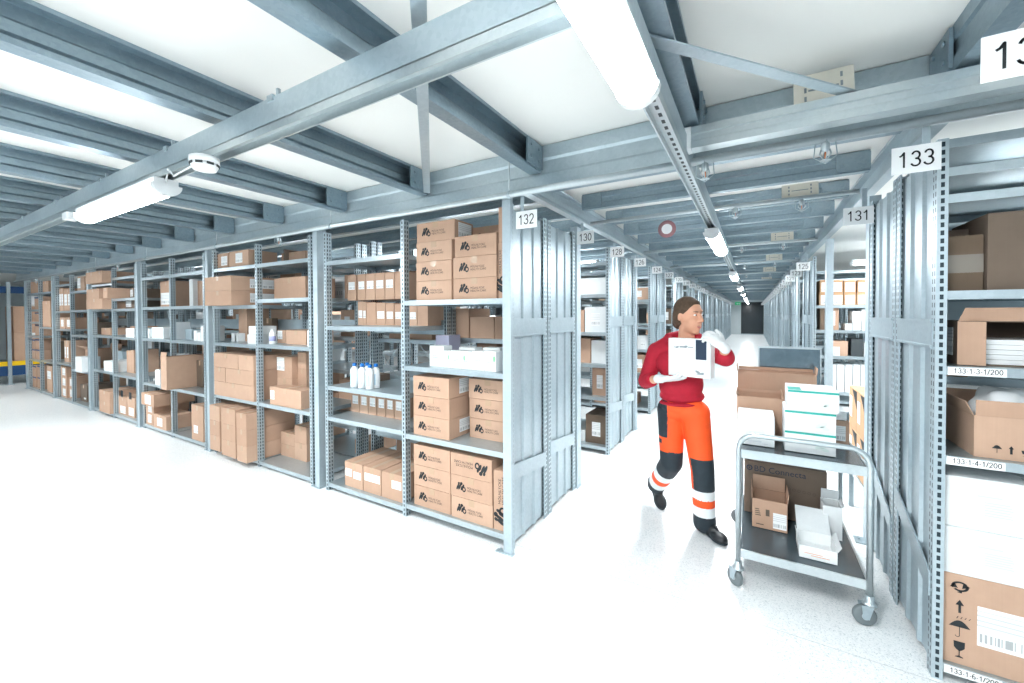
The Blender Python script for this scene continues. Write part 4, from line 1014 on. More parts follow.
for i, (a, b, w) in enumerate(((.452, .645, 'lower'), (.646, .855, 'upper'))):
    o = carton(XB, 1.21, 2.385 + .01*i, 2.84, a, b, f'{w} large white carton with faint print on the symbol carton', WHITEC, group=GR, tape=False)
    hh = b - a; wd = 1.21 - XB; dy = -(2.84 - 2.385 - .01*i)/2 - .001
    pr = Print().rect(.1, hh*.66, .17, hh*.69)
    for k in range(6): pr.rect(.12, hh*(.3 + .05*k), .2 - .004*(k % 3), hh*(.325 + .05*k))
    pr.obj('faint_print', simple('faint_grey_ink', '#cfd6d9', .6) if 'faint_grey_ink' not in bpy.data.materials else bpy.data.materials['faint_grey_ink'], o, lambda u, v: (u - wd/2, dy, v))
    pr = Print()
    for k in range(9): pr.rect(.262 + .008*k, hh*.12, .266 + .008*k + .002*(k % 3), hh*.24)
    pr.rect(.25, hh*.6, .268, hh*.63).rect(.25, hh*.52, .266, hh*.55).ell(.254, hh*.42, .005, .005).rect(.25, hh*.32, .264, hh*.35)
    pr.obj('print', GREYINK, o, lambda u, v: (u - wd/2, dy, v))
# open carton with plastic bag, shelf at .945
x0 = atY(974, 440, 2.4).x
o = open_carton(x0, x0 + .3, 2.4, 2.72, .946, 1.115, 'open brown carton with raised flaps holding a white plastic bag, 133 rack', flaps=(.2, .2, .2, .2), ang=(92, 100, 112, 100), group=GR)
pr = Print().poly([(.05 + .0012*i, .042 + .014*math.sin(PI*i/24)) for i in range(25)]).rect(.0635, .025, .0655, .045).rect(.1, .025, .107, .05).poly([(.096, .046), (.111, .046), (.1035, .058)]).poly([(.13, .045), (.15, .045), (.147, .033), (.141, .03), (.141, .024), (.147, .022), (.133, .022), (.139, .024), (.139, .03), (.133, .033)])
pr.obj('handling_symbols', INK, o, lambda u, v: (u - .15, -.161, v))
# plastic bag: crumpled sack bulging over the carton
bm = bmesh.new(); bmesh.ops.create_icosphere(bm, subdivisions=4, radius=1)
rb = random.Random(3); ph = [rb.uniform(0, 6) for _ in range(12)]
for v in bm.verts:
    c = v.co; k = 1 + .07*math.sin(5*c.x + 3*c.z + ph[0]) + .06*math.sin(7*c.y - 4*c.x + ph[1]) + .04*math.sin(11*c.z + 6*c.y + ph[2]) + .03*math.sin(14*c.x - 9*c.z + ph[3])
    v.co = Vector((c.x*.125*k, c.y*.135*k, c.z*.125*k))
for f in bm.faces: f.smooth = True
me = bpy.data.meshes.new('plastic_bag'); bm.to_mesh(me); bm.free(); me.materials.append(simple('white_plastic_film', '#f2f4f5', .25))
tag(link('plastic_bag', me, None, (x0 + .158, 2.56, 1.092)), 'crumpled white plastic bag bulging out of the open carton, 133 rack', 'bag')
def flapcarton(x0, x1, y0, y1, z0, z1, label):
    """carton lying on its side, mouth to the front, lid flap hanging up and a stack of sheets inside"""
    t = .004; mb = MB(); w, d, h = x1 - x0, y1 - y0, z1 - z0
    mb.box(-w/2, w/2, -d/2, d/2, 0, t).box(-w/2, w/2, -d/2, d/2, h - t, h).box(-w/2, w/2, d/2 - t, d/2, t, h - t).box(-w/2, -w/2 + t, -d/2, d/2 - t, t, h - t).box(w/2 - t, w/2, -d/2, d/2 - t, t, h - t)
    o = tag(link('open_carton', mb.mesh('open_carton', CARD_DK), None, ((x0 + x1)/2, (y0 + y1)/2, z0)), label, 'box', GR)
    link('flap', MB().slab([(-w/2 - .002, -d/2, .002), (-w/2 + .075, -d/2 - .02, .002), (-w/2 + .075, -d/2 - .02, h - .002), (-w/2 - .002, -d/2, h - .002)], .003).mesh('flap', CARD), o)
    link('flap', MB().slab([(-w/2, -d/2, h), (w/2, -d/2, h), (w/2, -d/2 + .0, h + .055), (-w/2 + .02, -d/2 + .0, h + .055)], .003).mesh('flap', CARD), o)
    link('paper_label', MB().box(-w/2 - .0018, -w/2 + .0002, -d/2 + .05, -d/2 + .13, h*.2, h*.85).mesh('paper_label', LABEL), o)
    return o
xo = atY(959, 340, 2.42).x
flapcarton(xo, xo + .42, 2.43, 2.78, 1.316, 1.5, 'open brown carton lying on its side with white sheets inside, 133 rack')
for i in range(5):
    tag(link('sheet_stack', MB().box(-.16, .16, -.13, .13, 0, .019).bevel(.003).mesh('sheet_stack', PLAINLABEL), None, (xo + .245 + .003*(i % 2), 2.585, 1.3215 + .0205*i)), f'white paper pack in the side-lying carton, {nth(i + 1)} from the bottom', 'paper', 'white paper packs in the open carton')
o = carton(.70, .81, 2.42, 2.72, 1.626, 1.855, 'dark brown carton with tape band beside the upright, upper shelf of 133 rack', CARD_DK, group=GR, tape=False)
link('tape_band', MB().box(-.056, .056, -.1512, -.149, .075, .15).mesh('tape_band', simple('grey_tape', '#7f776c', .3)), o)
o = carton(.815, 1.15, 2.40, 2.75, 1.626, 1.935, 'tall dark brown carton with clear film beside the taped carton, 133 rack', CARD_DK, group=GR, tape=False)
link('film_wrap', MB().slab([(.0, -.1765, .31), (-.02, -.1765, .13), (.03, -.1765, .1), (.168, -.1765, .12), (.168, -.1765, .31)], .001).mesh('film_wrap', simple('grey_film', '#8f8f8c', .15)), o)
open_carton(.735, .812, 2.56, 2.76, 1.858, 1.9, 'pale open carton lid behind the taped carton, upper shelf of 133 rack', CARD_DK, flaps=(0, .3, .5, 0), group=GR)
# tray with yellow marked packs, on a block at the back of the 1.0 shelf
tr = tag(link('carton_tray', MB().box(-.16, .0, -.09, .1, 0, .005).box(-.16, .0, -.09, -.086, .005, .035).box(-.16, .0, .096, .1, .005, .035).box(-.16, -.156, -.086, .096, .005, .035).box(-.004, .0, -.086, .096, .005, .035).mesh('carton_tray', CARD), None, (.87, 2.825, 1.232)), 'shallow brown tray of white packs at the back below the 133-1-3 strip', 'tray')
for i in range(4):
    o = tag(link('small_pack', MB().box(-.017, .017, -.07, .07, 0, .038).bevel(.002).mesh('small_pack', WHITEC), None, (.733 + .0365*i, 2.83, 1.2385)), f'small white pack in the brown tray, {nth(i + 1)} from the upright', 'box', 'white packs in the tray')
    link('print', MB().box(-.013, .013, -.0708, -.0698, .024, .034).mesh('print', YELLOW if i == 2 else GREYINK), o)
link('support_shelf', shelf_mesh(.86, .17), UNIT133, u133((1.14, 2.825, 1.23)))

# ------------------------------------------------------------------ trolley
T = empty('trolley', (.217, 3.0, 0), 'grey tubular two-deck trolley loaded with cartons, standing in the aisle', 'trolley')
tw, td = .2825, .40
def hoop(y):
    r = .085; pts = [(-tw, y, .135)]
    pts += [(-tw + r - r*math.cos(a), y, .865 - r + r*math.sin(a)) for a in (PI/2*i/8 for i in range(9))]
    pts += [(tw - r + r*math.sin(a), y, .865 - r + r*math.cos(a)) for a in (PI/2*i/8 for i in range(9))]
    pts += [(tw, y, .135)]
    return MB().tube(pts, .0135, 14).mesh('hoop_handle', PIPE)
for y in (-td, td): link('hoop_handle', hoop(y), T)
for z in (.775, .215):
    dk = link('deck', MB().box(-tw + .012, tw - .012, -td + .004, td - .004, z - .012, z).mesh('deck', SHELFDK), T)
    mb = MB()
    for s in (-1, 1):
        a, b = sorted((s*(td - .004), s*(td + .0)))
        mb.box(-tw + .006, tw - .006, a - .002, b + .002, z - .042, z + .004)
        a, b = sorted((s*(tw - .012), s*(tw - .004)))
        mb.box(a, b, -td + .01, td - .01, z - .042, z + .004)
    link('rim', mb.mesh('rim', PIPE), dk)
for sx in (-1, 1):
    for sy in (-1, 1):
        c = link('caster', MB().lathe([(.019, .15), (.019, .118), (.03, .115), (.03, .106)], seg=16).mesh('caster', PIPE), T, (sx*tw, sy*td, 0))
        a = .5*sx + .3*sy; ca, sa = math.cos(a), math.sin(a)
        off = Vector((-.02*ca, -.02*sa, 0))
        fk = MB()
        for s in (-1, 1):
            n = Vector((-sa, ca, 0))*(.021*s); d = Vector((ca, sa, 0))
            fk.slab([off + n + d*.03 + Vector((0, 0, .106)), off + n - d*.02 + Vector((0, 0, .106)), off + n - d*.012 + Vector((0, 0, .04)), off + n + d*.012 + Vector((0, 0, .04))], .003)
        link('fork', fk.mesh('fork', STEEL), c)
        wm = MB().lathe([(.018, -.014), (.044, -.014), (.049, -.008), (.049, .008), (.044, .014), (.018, .014)], axis=1, seg=28)
        w = link('wheel', wm.mesh('wheel', GREYRUB), c, (off.x, off.y, .0495), (0, 0, a))
        link('hub', MB().lathe([(.016, -.0175), (.016, .0175)], axis=1, seg=16).mesh('hub', PIPE), c, (off.x, off.y, .0495), (0, 0, a))
GT = 'load on the trolley'
zt = .7795
PANELM = galv('bare_sheet_steel', '#5f727d', '#93a3ab', 0.24, 0.9).m
open_carton(-.088, .35, 3.2, 3.34, zt, 1.14, 'large tall open brown carton at the back of the upper trolley deck', flaps=(0, .15, .1, .1), ang=(90, 95, 95, 95), group=GT)
open_carton(-.086, .162, 2.97, 3.17, zt, 1.012, 'smaller open brown carton in the middle of the upper trolley deck', flaps=(0, .08, .1, .12), ang=(90, 100, 95, 80), group=GT)
o = carton(-.075, .108, 2.72, 2.93, zt, .948, 'white carton with grey print at the front corner of the upper trolley deck', WHITEC, group=GT, tape=False)
pr = Print()
for k in range(5): pr.rect(-.05, .045 + .008*k, .05 - .008*(k % 3), .0475 + .008*k)
pr.rect(-.04, .02, .03, .03).rect(.04, .012, .06, .017).text('PTS', .02, .085, .012)
pr.obj('print', bpy.data.materials['faint_grey_ink'], o, lambda u, v: (u, -.111, v))
for i, (dx, w) in enumerate(((0, 'lowest'), (0, 'middle'), (.013, 'topmost'))):
    o = carton(.155 + dx, .378 + dx, 2.7, 2.95, zt + .113*i + .0005, zt + .113*(i + 1) - .001, f'white carton with green stripe, {w} of the three stacked on the trolley', WHITEC, group='green striped cartons on the trolley', tape=False)
    link('green_stripe', MB().box(-.1118, .1118, -.1258, -.1245, .099, .11).mesh('green_stripe', TEAL), o)
    pr = Print().ell(.05, .045, .03, .012, .5).ell(.065, .03, .02, .009, -.3)
    pr.obj('pale_print', simple('pale_green_ink', '#d8e6e2', .6) if 'pale_green_ink' not in bpy.data.materials else bpy.data.materials['pale_green_ink'], o, lambda u, v: (u, -.1258, v))
    if i == 2: link('corner_label', MB().box(-.11, -.05, -.12, -.02, .1108, .1125).mesh('corner_label', TEAL), o)
carton(.392, .478, 2.98, 3.18, zt, .912, 'small brown carton with white label behind the green striped stack', group=GT, labels=[('f', .1, .8, .15, .8)])
carton(.388, .468, 3.0, 3.16, .9145, .965, 'white flat pack lying on the small labelled brown carton', WHITEC, group=GT, tape=False)
o = link('steel_panel', MB().box(-.176, .176, -.004, .0, 0, .52).mesh('steel_panel', PANELM), None, (.213, 3.375, zt + .0005)); tag(o, 'upright bare sheet steel panel with folded rim behind the trolley cartons', 'panel')
mb = MB().box(-.18, .18, -.012, .004, .512, .524).box(-.18, -.172, -.012, .004, 0, .512).box(.172, .18, -.012, .004, 0, .512)
link('folded_rim', mb.mesh('folded_rim', PIPE), o)
# lower deck
zt = .2195
o = carton(-.045, .395, 3.12, 3.33, zt, .56, 'large brown carton printed BD Connecta on the lower trolley deck', CARD_DK, group=GT, tape=False)
pr = Print().text('BD Connecta', -.165, .28, .052, sx=.98).ring(-.19, .297, .011, .018).ell(-.19, .297, .005, .005)
pr.obj('lettering', NAVY, o, lambda u, v: (u, -.106, v))
pr = Print()
for i in range(9): pr.ring(-.05 + .026*i, .205 - .002*i, .006, .009)
pr.rect(.08, .09, .14, .094).rect(.08, .08, .13, .084).poly([(.02, .04), (.03, .04), (.03, .02), (.02, .02)]).poly([(.12, .04), (.15, .05), (.14, .03)])
pr.obj('faint_lettering', simple('brown_ink', '#5f5348', .7), o, lambda u, v: (u, -.106, v))
o = open_carton(.002, .183, 2.92, 3.1, zt, .395, 'open brown carton with raised flaps and white label on the lower trolley deck', flaps=(0, .5, .3, .3), ang=(90, 88, 92, 95), group=GT)
stick(o, .181, .18, .179, [('f', .6, .98, .08, .6)])
pr = Print()
for k in range(4): pr.rect(-.075, .075 + .012*k, -.045 - .003*k, .081 + .012*k)
pr.rect(-.02, .08, .0, .12).rect(-.07, .02, -.03, .026)
pr.obj('print', bpy.data.materials['brown_ink'], o, lambda u, v: (u, -.091, v))
o = open_carton(.222, .386, 2.68, 2.87, zt, .285, 'low white open carton with lid raised at the front of the lower trolley deck', WHITEC, flaps=(0, .85, .12, .2), ang=(90, 148, 100, 120), group=GT)
pr = Print().rect(-.06, .028, .02, .031).rect(-.03, .018, .05, .021); pr.obj('print', ORANGE, o, lambda u, v: (u, -.096, v))
o = open_carton(.36, .45, 2.98, 3.1, zt, .41, 'narrow upright white carton with open grey top on the lower trolley deck', WHITEC, flaps=(0, .5, 0, .2), ang=(90, 80, 90, 120), group=GT)

# ------------------------------------------------------------------ archive boxes on a low stand beyond the trolley
o = empty('low_stand', (.86, 3.9, 0), 'low grey steel stand carrying orange archive boxes behind the trolley', 'stand')
link('top_board', MB().box(-.2, .2, -.28, .28, .30, .335).bevel(.003).mesh('top_board', STEEL_SH), o)
for sx in (-.18, .18):
    for sy in (-.26, .26): link('leg', MB().box(sx - .015, sx + .015, sy - .015, sy + .015, 0, .30).mesh('leg', STEEL), o)
for r in range(2):
    for c in range(2):
        x0, y0, z0 = .668, 3.63 + .275*c, .336 + .312*r
        b = carton(x0, x0 + .36, y0, y0 + .27, z0, z0 + .308, f'orange brown archive box with black corner, {("lower", "upper")[r]} layer, {("nearer", "further from")[c]} the plain post', CARD_OR, group='archive boxes on the low stand', tape=False, seam='x', name='archive_box')
        link('black_corner', MB().slab([(-.1815, -.134, .3), (-.1815, .02, .3), (-.1815, -.134, .17)][::-1], .001).mesh('black_corner', INK), b)
        link('paper_label', MB().box(-.182, -.18, .03, .11, .08, .24).mesh('paper_label', PLAINLABEL), b)
# ------------------------------------------------------------------ goods in the 125 shelving seen past the lone post
zL = dict(zip('abcdef', [.1, .55, 1.0, 1.32, 1.63, 2.06]))
G3 = 'goods in the 125 shelving'
def s3(lev, x0, x1, Yf, dep, n, ytop, desc, side, **kw): return stack(f'{side}, {lev} shelf of the 125 shelving', {'second': .55, 'third': 1.0, 'fourth': 1.32, 'fifth': 1.63}[lev], x0, x1, Yf, dep, n, ytop, desc, group=G3, **kw)
y3 = YF + 2*PITCH_Y + .03
for i, (a, c) in enumerate(((819.5, 830.5), (831, 843.3), (844, 856.3), (857, 867.8), (868.5, 880))):
    s3('fifth', a, c, y3, .35, 2, 279.8, 'orange carton with white label', f'{nth(i + 1)} column', mat=CARD_OR, labels=[('f', .12, .92, .06, .8)], tape=False)
p0, p1 = atY(829.5, 318, y3).x, atY(840, 318, y3).x
s3('fourth', 820, 829, y3, .3, 1, 308, 'dark carton', 'by upright', mat=CARD_DK, tape=False)
s3('fourth', 829.5, 839, y3, .3, 1, 306.5, 'tall brown carton', 'second along', mat=CARD, labels=[('f', .2, .6, .2, .8)], tape=False)
s3('fourth', 845, 852, y3, .3, 1, 323.5, 'low white carton', 'third along', mat=WHITEC, tape=False)
s3('fourth', 852.5, 861, y3, .3, 2, 311, 'white carton', 'fourth along', mat=WHITEC, tape=False)
s3('fourth', 861.5, 872, y3, .3, 2, 309, 'white carton', 'fifth along', mat=WHITEC, tape=False)
s3('third', 830, 848, y3, .3, 1, 341, 'brown carton with white label', 'by lone post', mat=CARD, labels=[('f', .0, .55, .0, .6)], tape=False)
s3('third', 851, 863.5, y3, .3, 1, 339, 'black plastic crate', 'in the middle', mat=DARK, tape=False)
s3('third', 864, 872, y3, .3, 1, 343, 'white carton', 'far end', mat=WHITEC, tape=False)
for i in range(5): s3('second', 829 + 8*i, 836.6 + 8*i, y3, .35, 1, 364.5, 'tall white carton', f'{nth(i + 1)} along', mat=WHITEC, tape=False)
# ------------------------------------------------------------------ pallet rack at the far end of the front row
X0 = -14.4
o = empty('pallet_rack', (X0, 2.2, 0), 'blue and yellow pallet rack beyond the end of the front shelving', 'rack')
for y in (2.19, 0.2): link('upright', MB().box(.0, .08, y - 2.2 - .028, y - 2.2 + .028, 0.01, 2.3).box(-.02, .1, y - 2.26, y - 2.14, 0, .01).mesh('upright', STEEL), o)
for y0, y1 in ((-1.96, -.042), (.022, 1.6)):
    bmn = link('beam', MB().box(.0, .06, y0, y1, .2, .42).mesh('beam', BLUE), o); bmn['label'] = 'blue beam'
    link('yellow_strip', MB().box(.0, .062, y0, y1, .421, .52).mesh('yellow_strip', YELLOW), bmn)
    b2 = link('beam', MB().box(.0, .06, y0, y1, 2.05, 2.2).mesh('beam', BLUE), o); b2['label'] = 'blue beam'
link('deck', MB().box(-.9, -.01, -1.96, 1.6, .44, .51).mesh('deck', STEEL_SH), o)
carton(X0 - .8, X0 - .05, 2.27, 3.0, .515, 1.15, 'large brown pallet carton, lower, on the blue rack', CARD, group='pallet cartons on the blue rack', labels=[('r', .25, .5, .8, .99)])
carton(X0 - .8, X0 - .05, 2.27, 3.0, 1.152, 1.76, 'large brown pallet carton, upper, on the blue rack', CARD, group='pallet cartons on the blue rack')
carton(X0 - .8, X0 - .05, 1.2, 2.02, .515, 1.6, 'large brown pallet carton at the picture edge on the blue rack', CARD, group='pallet cartons on the blue rack')
tag(link('film_roll', MB().lathe([(.1, 0), (.12, .01), (.12, .27), (.1, .28)]).mesh('film_roll', WHITEPL), None, (X0 - .25, 2.6, 1.763)), 'pale film wrapped roll on top of the pallet cartons', 'roll')

# ------------------------------------------------------------------ the person
def hull_add(dst, pts):
    b = bmesh.new()
    for p in pts: b.verts.new(p)
    res = bmesh.ops.convex_hull(b, input=b.verts)
    bmesh.ops.delete(b, geom=[v for v in b.verts if not v.link_faces], context='VERTS')
    bmesh.ops.recalc_face_normals(b, faces=b.faces)
    tmp = bpy.data.meshes.new('tmp'); b.to_mesh(tmp); b.free(); dst.from_mesh(tmp); bpy.data.meshes.remove(tmp)
_ico = bmesh.new(); bmesh.ops.create_icosphere(_ico, subdivisions=3, radius=1); ICO = [v.co.copy() for v in _ico.verts]; _ico.free()
def frame(fw, up=(0, 0, 1)):
    x = Vector(fw).normalized(); z = Vector(up); y = z.cross(x).normalized(); z = x.cross(y)
    return Matrix((x, y, z)).transposed()
def blob(name, parts, voxel, mat, parent=None, smooth=4, loc=(0, 0, 0)):
    """parts grown into ONE continuous surface: ('c', p0, r0, p1, r1) tapered limb, ('e', centre, radii, 3x3) ellipsoid"""
    bm = bmesh.new()
    for q in parts:
        if q[0] == 'c': hull_add(bm, [Vector(q[1]) + v*q[2] for v in ICO] + [Vector(q[3]) + v*q[4] for v in ICO])
        else:
            m = q[3] if len(q) > 3 else Matrix.Identity(3)
            hull_add(bm, [Vector(q[1]) + m @ Vector((v.x*q[2][0], v.y*q[2][1], v.z*q[2][2])) for v in ICO])
    me = bpy.data.meshes.new(name); bm.to_mesh(me); bm.free()
    o = bpy.data.objects.new(name + '_tmp', me); COL.objects.link(o)
    md = o.modifiers.new('r', 'REMESH'); md.mode = 'VOXEL'; md.voxel_size = voxel; md.use_smooth_shade = True
    if smooth:
        sm = o.modifiers.new('s', 'SMOOTH'); sm.iterations = smooth; sm.factor = 0.5
    dg = bpy.context.evaluated_depsgraph_get(); dg.update()
    out = bpy.data.meshes.new_from_object(o.evaluated_get(dg)); out.name = name
    bpy.data.objects.remove(o); bpy.data.meshes.remove(me)
    out.materials.clear(); out.materials.append(mat)
    for p in out.polygons: p.use_smooth = True
    return link(name, out, parent, loc) if parent is not False else out
def split(me, classes):
    """pieces of one garment surface by place: classes = function(centre, normal) -> key"""
    out = {}
    for p in me.polygons: out.setdefault(classes(p.center, p.normal), []).append(p.index)
    res = {}
    for k, idx in out.items():
        bm = bmesh.new(); vm = {}
        for i in idx:
            f = []
            for vi in me.polygons[i].vertices:
                if vi not in vm: vm[vi] = bm.verts.new(me.vertices[vi].co)
                f.append(vm[vi])
            bm.faces.new(f).smooth = True
        m = bpy.data.meshes.new(k); bm.to_mesh(m); bm.free(); res[k] = m
    return res
SKIN = simple('skin', '#dfa587', 0.5, var=0.06, scale=12); HAIRM = simple('brown_hair', '#5f4a3a', 0.85, var=0.35, scale=60)
RED = simple('red_knit', '#b5152f', 0.8, var=0.12, scale=40); ORG = simple('orange_workwear', '#ff5a1e', 0.7, var=0.06, scale=25)
BLK = simple('black_workwear', '#26323a', 0.75, var=0.15, scale=30); REFL = simple('reflective_tape', '#e9eef0', 0.35)
GLOVE = simple('white_knit_glove', '#e4e6e6', 0.8, var=0.06, scale=90); SHOE = simple('black_leather', '#171c20', 0.45)
V = Vector
P_ = empty('person', (-.42, 3.1, 0), 'person in red sweater and orange trousers walking up the aisle with a white box', 'person')
OFF = -P_.location
def W(p): return V(p) + OFF                                          # world -> person space
head = V((-.372, 3.015, 1.515)); fdir = V((.80, -.60, -.05)).normalized(); HM = frame(fdir)
side = HM.col[1]; up = HM.col[2]
def hd(x, y, z): return head + fdir*x + side*y + up*z
shA, elA, wrA = V((-.598, 3.075, 1.265)), V((-.668, 3.06, 1.045)), V((-.545, 2.90, 1.095))
shB, elB, wrB = V((-.275, 3.055, 1.29)), V((-.148, 2.90, 1.255)), V((-.150, 2.80, 1.325))
hipA, knA, anA = V((-.505, 3.12, .84)), V((-.497, 3.08, .475)), V((-.655, 3.375, .175))
hipB, knB, anB = V((-.345, 3.10, .84)), V((-.292, 3.045, .475)), V((-.285, 3.125, .09))
tf = V((.38, -.92, 0)).normalized(); TM = frame(tf)                   # torso faces this way
def ell(c, r, m=TM): return ('e', W(c), r, m)
def cap(a, ra, b, rb): return ('c', W(a), ra, W(b), rb)
face = [ell(hd(-.012, 0, .028), (.094, .075, .098), HM), ell(hd(.022, 0, -.045), (.068, .058, .072), HM), ell(hd(.052, 0, -.098), (.028, .03, .022), HM),
        cap(hd(.086, 0, .02), .009, hd(.106, 0, -.022), .013), ell(hd(.09, .012, -.028), (.014, .011, .009), HM), ell(hd(.09, -.012, -.028), (.014, .011, .009), HM),
        ell(hd(.052, .034, -.018), (.028, .024, .026), HM), ell(hd(.052, -.034, -.018), (.028, .024, .026), HM),
        ell(hd(.072, 0, .042), (.012, .045, .01), HM), ell(hd(.078, 0, -.062), (.012, .022, .007), HM), ell(hd(.074, 0, -.075), (.013, .018, .007), HM)]
for s in (-1, 1): face += [ell(hd(-.012, .076*s, -.004), (.018, .009, .03), HM)]
body = face + [cap(V((-.40, 3.06, 1.28)), .058, hd(-.02, 0, -.07), .05),
        ell((-.435, 3.075, 1.17), (.085, .135, .14)), ell((-.43, 3.09, 1.0), (.075, .115, .14)), ell((-.425, 3.105, .88), (.085, .13, .1)),
        cap(shA, .05, (-.43, 3.06, 1.26), .06), cap(shB, .05, (-.43, 3.06, 1.26), .06),
        cap(shA, .045, elA, .036), cap(elA, .036, wrA, .025), cap(shB, .045, elB, .036), cap(elB, .036, wrB, .025),
        cap(hipA, .07, knA, .05), cap(knA, .05, anA, .036), cap(hipB, .07, knB, .05), cap(knB, .05, anB, .036)]
b = blob('body', body, .006, SKIN, P_, 6)
eyes = []
for s in (-1, 1):
    e = link('eye', MB().lathe([(.0001, -.0055), (.007, -.0045), (.010, 0), (.007, .0045), (.0001, .0055)], seg=12).mesh('eye', PLAINLABEL), b, W(hd(.077, .031*s, .014)))
    link('iris', MB().lathe([(.0001, -.0045), (.0045, -.003), (.0045, .003), (.0001, .0045)], seg=10).mesh('iris', INK), e, tuple(fdir*.0075))
    blob('eyebrow', [cap(hd(.087, .016*s, .035), .0028, hd(.076, .046*s, .036), .002)], .002, HAIRM, b, 1)
blob('lips', [cap(hd(.087, .016, -.064), .004, hd(.087, -.016, -.064), .004), cap(hd(.0885, .008, -.068), .005, hd(.0885, -.008, -.068), .005)], .002, simple('lip_skin', '#c77c74', .5), b, 1)
hair = [ell(hd(-.024, 0, .047), (.095, .083, .092), HM), ell(hd(-.058, 0, -.005), (.062, .078, .085), HM), ell(hd(.0, 0, .09), (.064, .062, .035), HM),
        ell(hd(-.085, 0, -.045), (.045, .055, .05), HM), ell(hd(-.045, .072, .01), (.035, .014, .05), HM), ell(hd(-.045, -.072, .01), (.035, .014, .05), HM)]
blob('hair', hair, .006, HAIRM, P_, 2)
# sweater: torso, sleeves, hood folded behind the neck
sweat = [ell((-.435, 3.07, 1.185), (.115, .165, .13)), ell((-.435, 3.085, 1.04), (.108, .15, .15)), ell((-.43, 3.095, .955), (.108, .152, .06)),
         cap((-.43, 3.06, 1.285), .075, shA, .064), cap((-.43, 3.06, 1.285), .075, shB, .062),
         cap(shA, .064, elA, .056), cap(elA, .056, elA.lerp(wrA, .38), .049), cap(shB, .062, elB, .055), cap(elB, .055, elB.lerp(wrB, .35), .048),
         cap((-.515, 3.085, 1.365), .034, (-.44, 3.14, 1.375), .042), cap((-.44, 3.14, 1.375), .042, (-.325, 3.085, 1.37), .033), cap((-.515, 3.085, 1.36), .032, (-.50, 3.03, 1.335), .028), cap((-.325, 3.085, 1.36), .032, (-.325, 3.03, 1.34), .026), cap((-.50, 3.03, 1.335), .028, (-.425, 2.965, 1.27), .014), cap((-.325, 3.03, 1.34), .026, (-.405, 2.965, 1.27), .014), cap((-.52, 3.075, 1.34), .04, shA, .06), cap((-.32, 3.07, 1.34), .04, shB, .058)]
swm = blob('sweater', sweat, .007, RED, False, 3)
# hollow the neckline so that skin shows at the throat
def neck(c, n):
    q = V(c) - OFF
    d = q - V((-.410, 3.0, 1.345)); 
    return 'neck' if (abs(d.dot(TM.col[1])) < .042 + .35*d.z and d.dot(tf) > -.09 and d.z > -.055) else 'sweater'
link('sweater', split(swm, neck)['sweater'], P_).data.materials.append(RED)
blob('neck_skin', [cap((-.405, 3.04, 1.27), .05, (-.40, 3.05, 1.36), .05)], .006, SKIN, b, 2)
link('waistband', blob('waistband', [ell((-.43, 3.095, .905), (.112, .155, .022))], .007, RED, False, 2), P_)
# trousers, cut into orange cloth, black panels and reflective bands
tr = [ell((-.428, 3.1, .885), (.1, .15, .075)), cap((-.47, 3.1, .86), .1, hipA, .098), cap((-.385, 3.1, .86), .1, hipB, .098),
      cap(hipA, .096, knA, .076), cap(knA, .076, anA, .07), cap(hipB, .096, knB, .076), cap(knB, .076, knB.lerp(anB, .85), .072), cap(knB.lerp(anB, .85), .072, anB + V((0, 0, -.012)), .074)]
trm = blob('trousers', tr, .006, ORG, False, 3)
def seg(p, a, b):
    d = b - a; t = max(0, min(1, (p - a).dot(d)/d.length_squared)); return t, (p - a - d*t).length
def cls(c, n):
    q = V(c) - OFF
    tA, dA = seg(q, knA, anA); tB, dB = seg(q, knB, anB); uA, eA = seg(q, hipA, knA); uB, eB = seg(q, hipB, knB)
    m = min(dA, dB, eA, eB)
    if m == dB or (m == eB and uB > .7):
        z = q.z
        front = n.dot(V((.2, -1, 0)).normalized()) > -.25 and n.x > -.75
        if z > .335: return 'knee_patch_front' if (front and z < .555) else 'trousers'
        if z > .27: return 'reflective_band_front_upper'
        if z > .215: return 'trousers'
        if z > .14: return 'reflective_band_front_lower'
        return 'trouser_hem_front'
    if m == dA or (m == eA and uA > .78):
        t = tA if m == dA else 0
        if t < .30: return 'knee_patch_rear' if n.x > -.8 or True and n.y < .3 else 'trousers'
        if t < .5: return 'reflective_band_rear_upper'
        if t < .66: return 'trousers'
        if t < .86: return 'reflective_band_rear_lower'
        return 'trouser_hem_rear'
    if q.x < -.515 and .665 < q.z < .93 and n.y < .5: return 'thigh_pocket'
    if q.x < -.555 and .612 < q.z < .648 and q.y < 3.13: return 'logo_mark'
    return 'trousers'
pieces = split(trm, cls)
for k, me in pieces.items():
    nm = k.replace('_front', '').replace('_rear', '').replace('_upper', '').replace('_lower', '')
    me.materials.append(ORG if nm == 'trousers' else REFL if nm == 'reflective_band' else BLK)
    o = link(nm, me, P_)
    if nm == 'knee_patch': o['label'] = 'black knee patch'
    if nm == 'reflective_band': o['label'] = 'white reflective band'
    if nm == 'thigh_pocket': o['label'] = 'black pocket on the outer thigh'
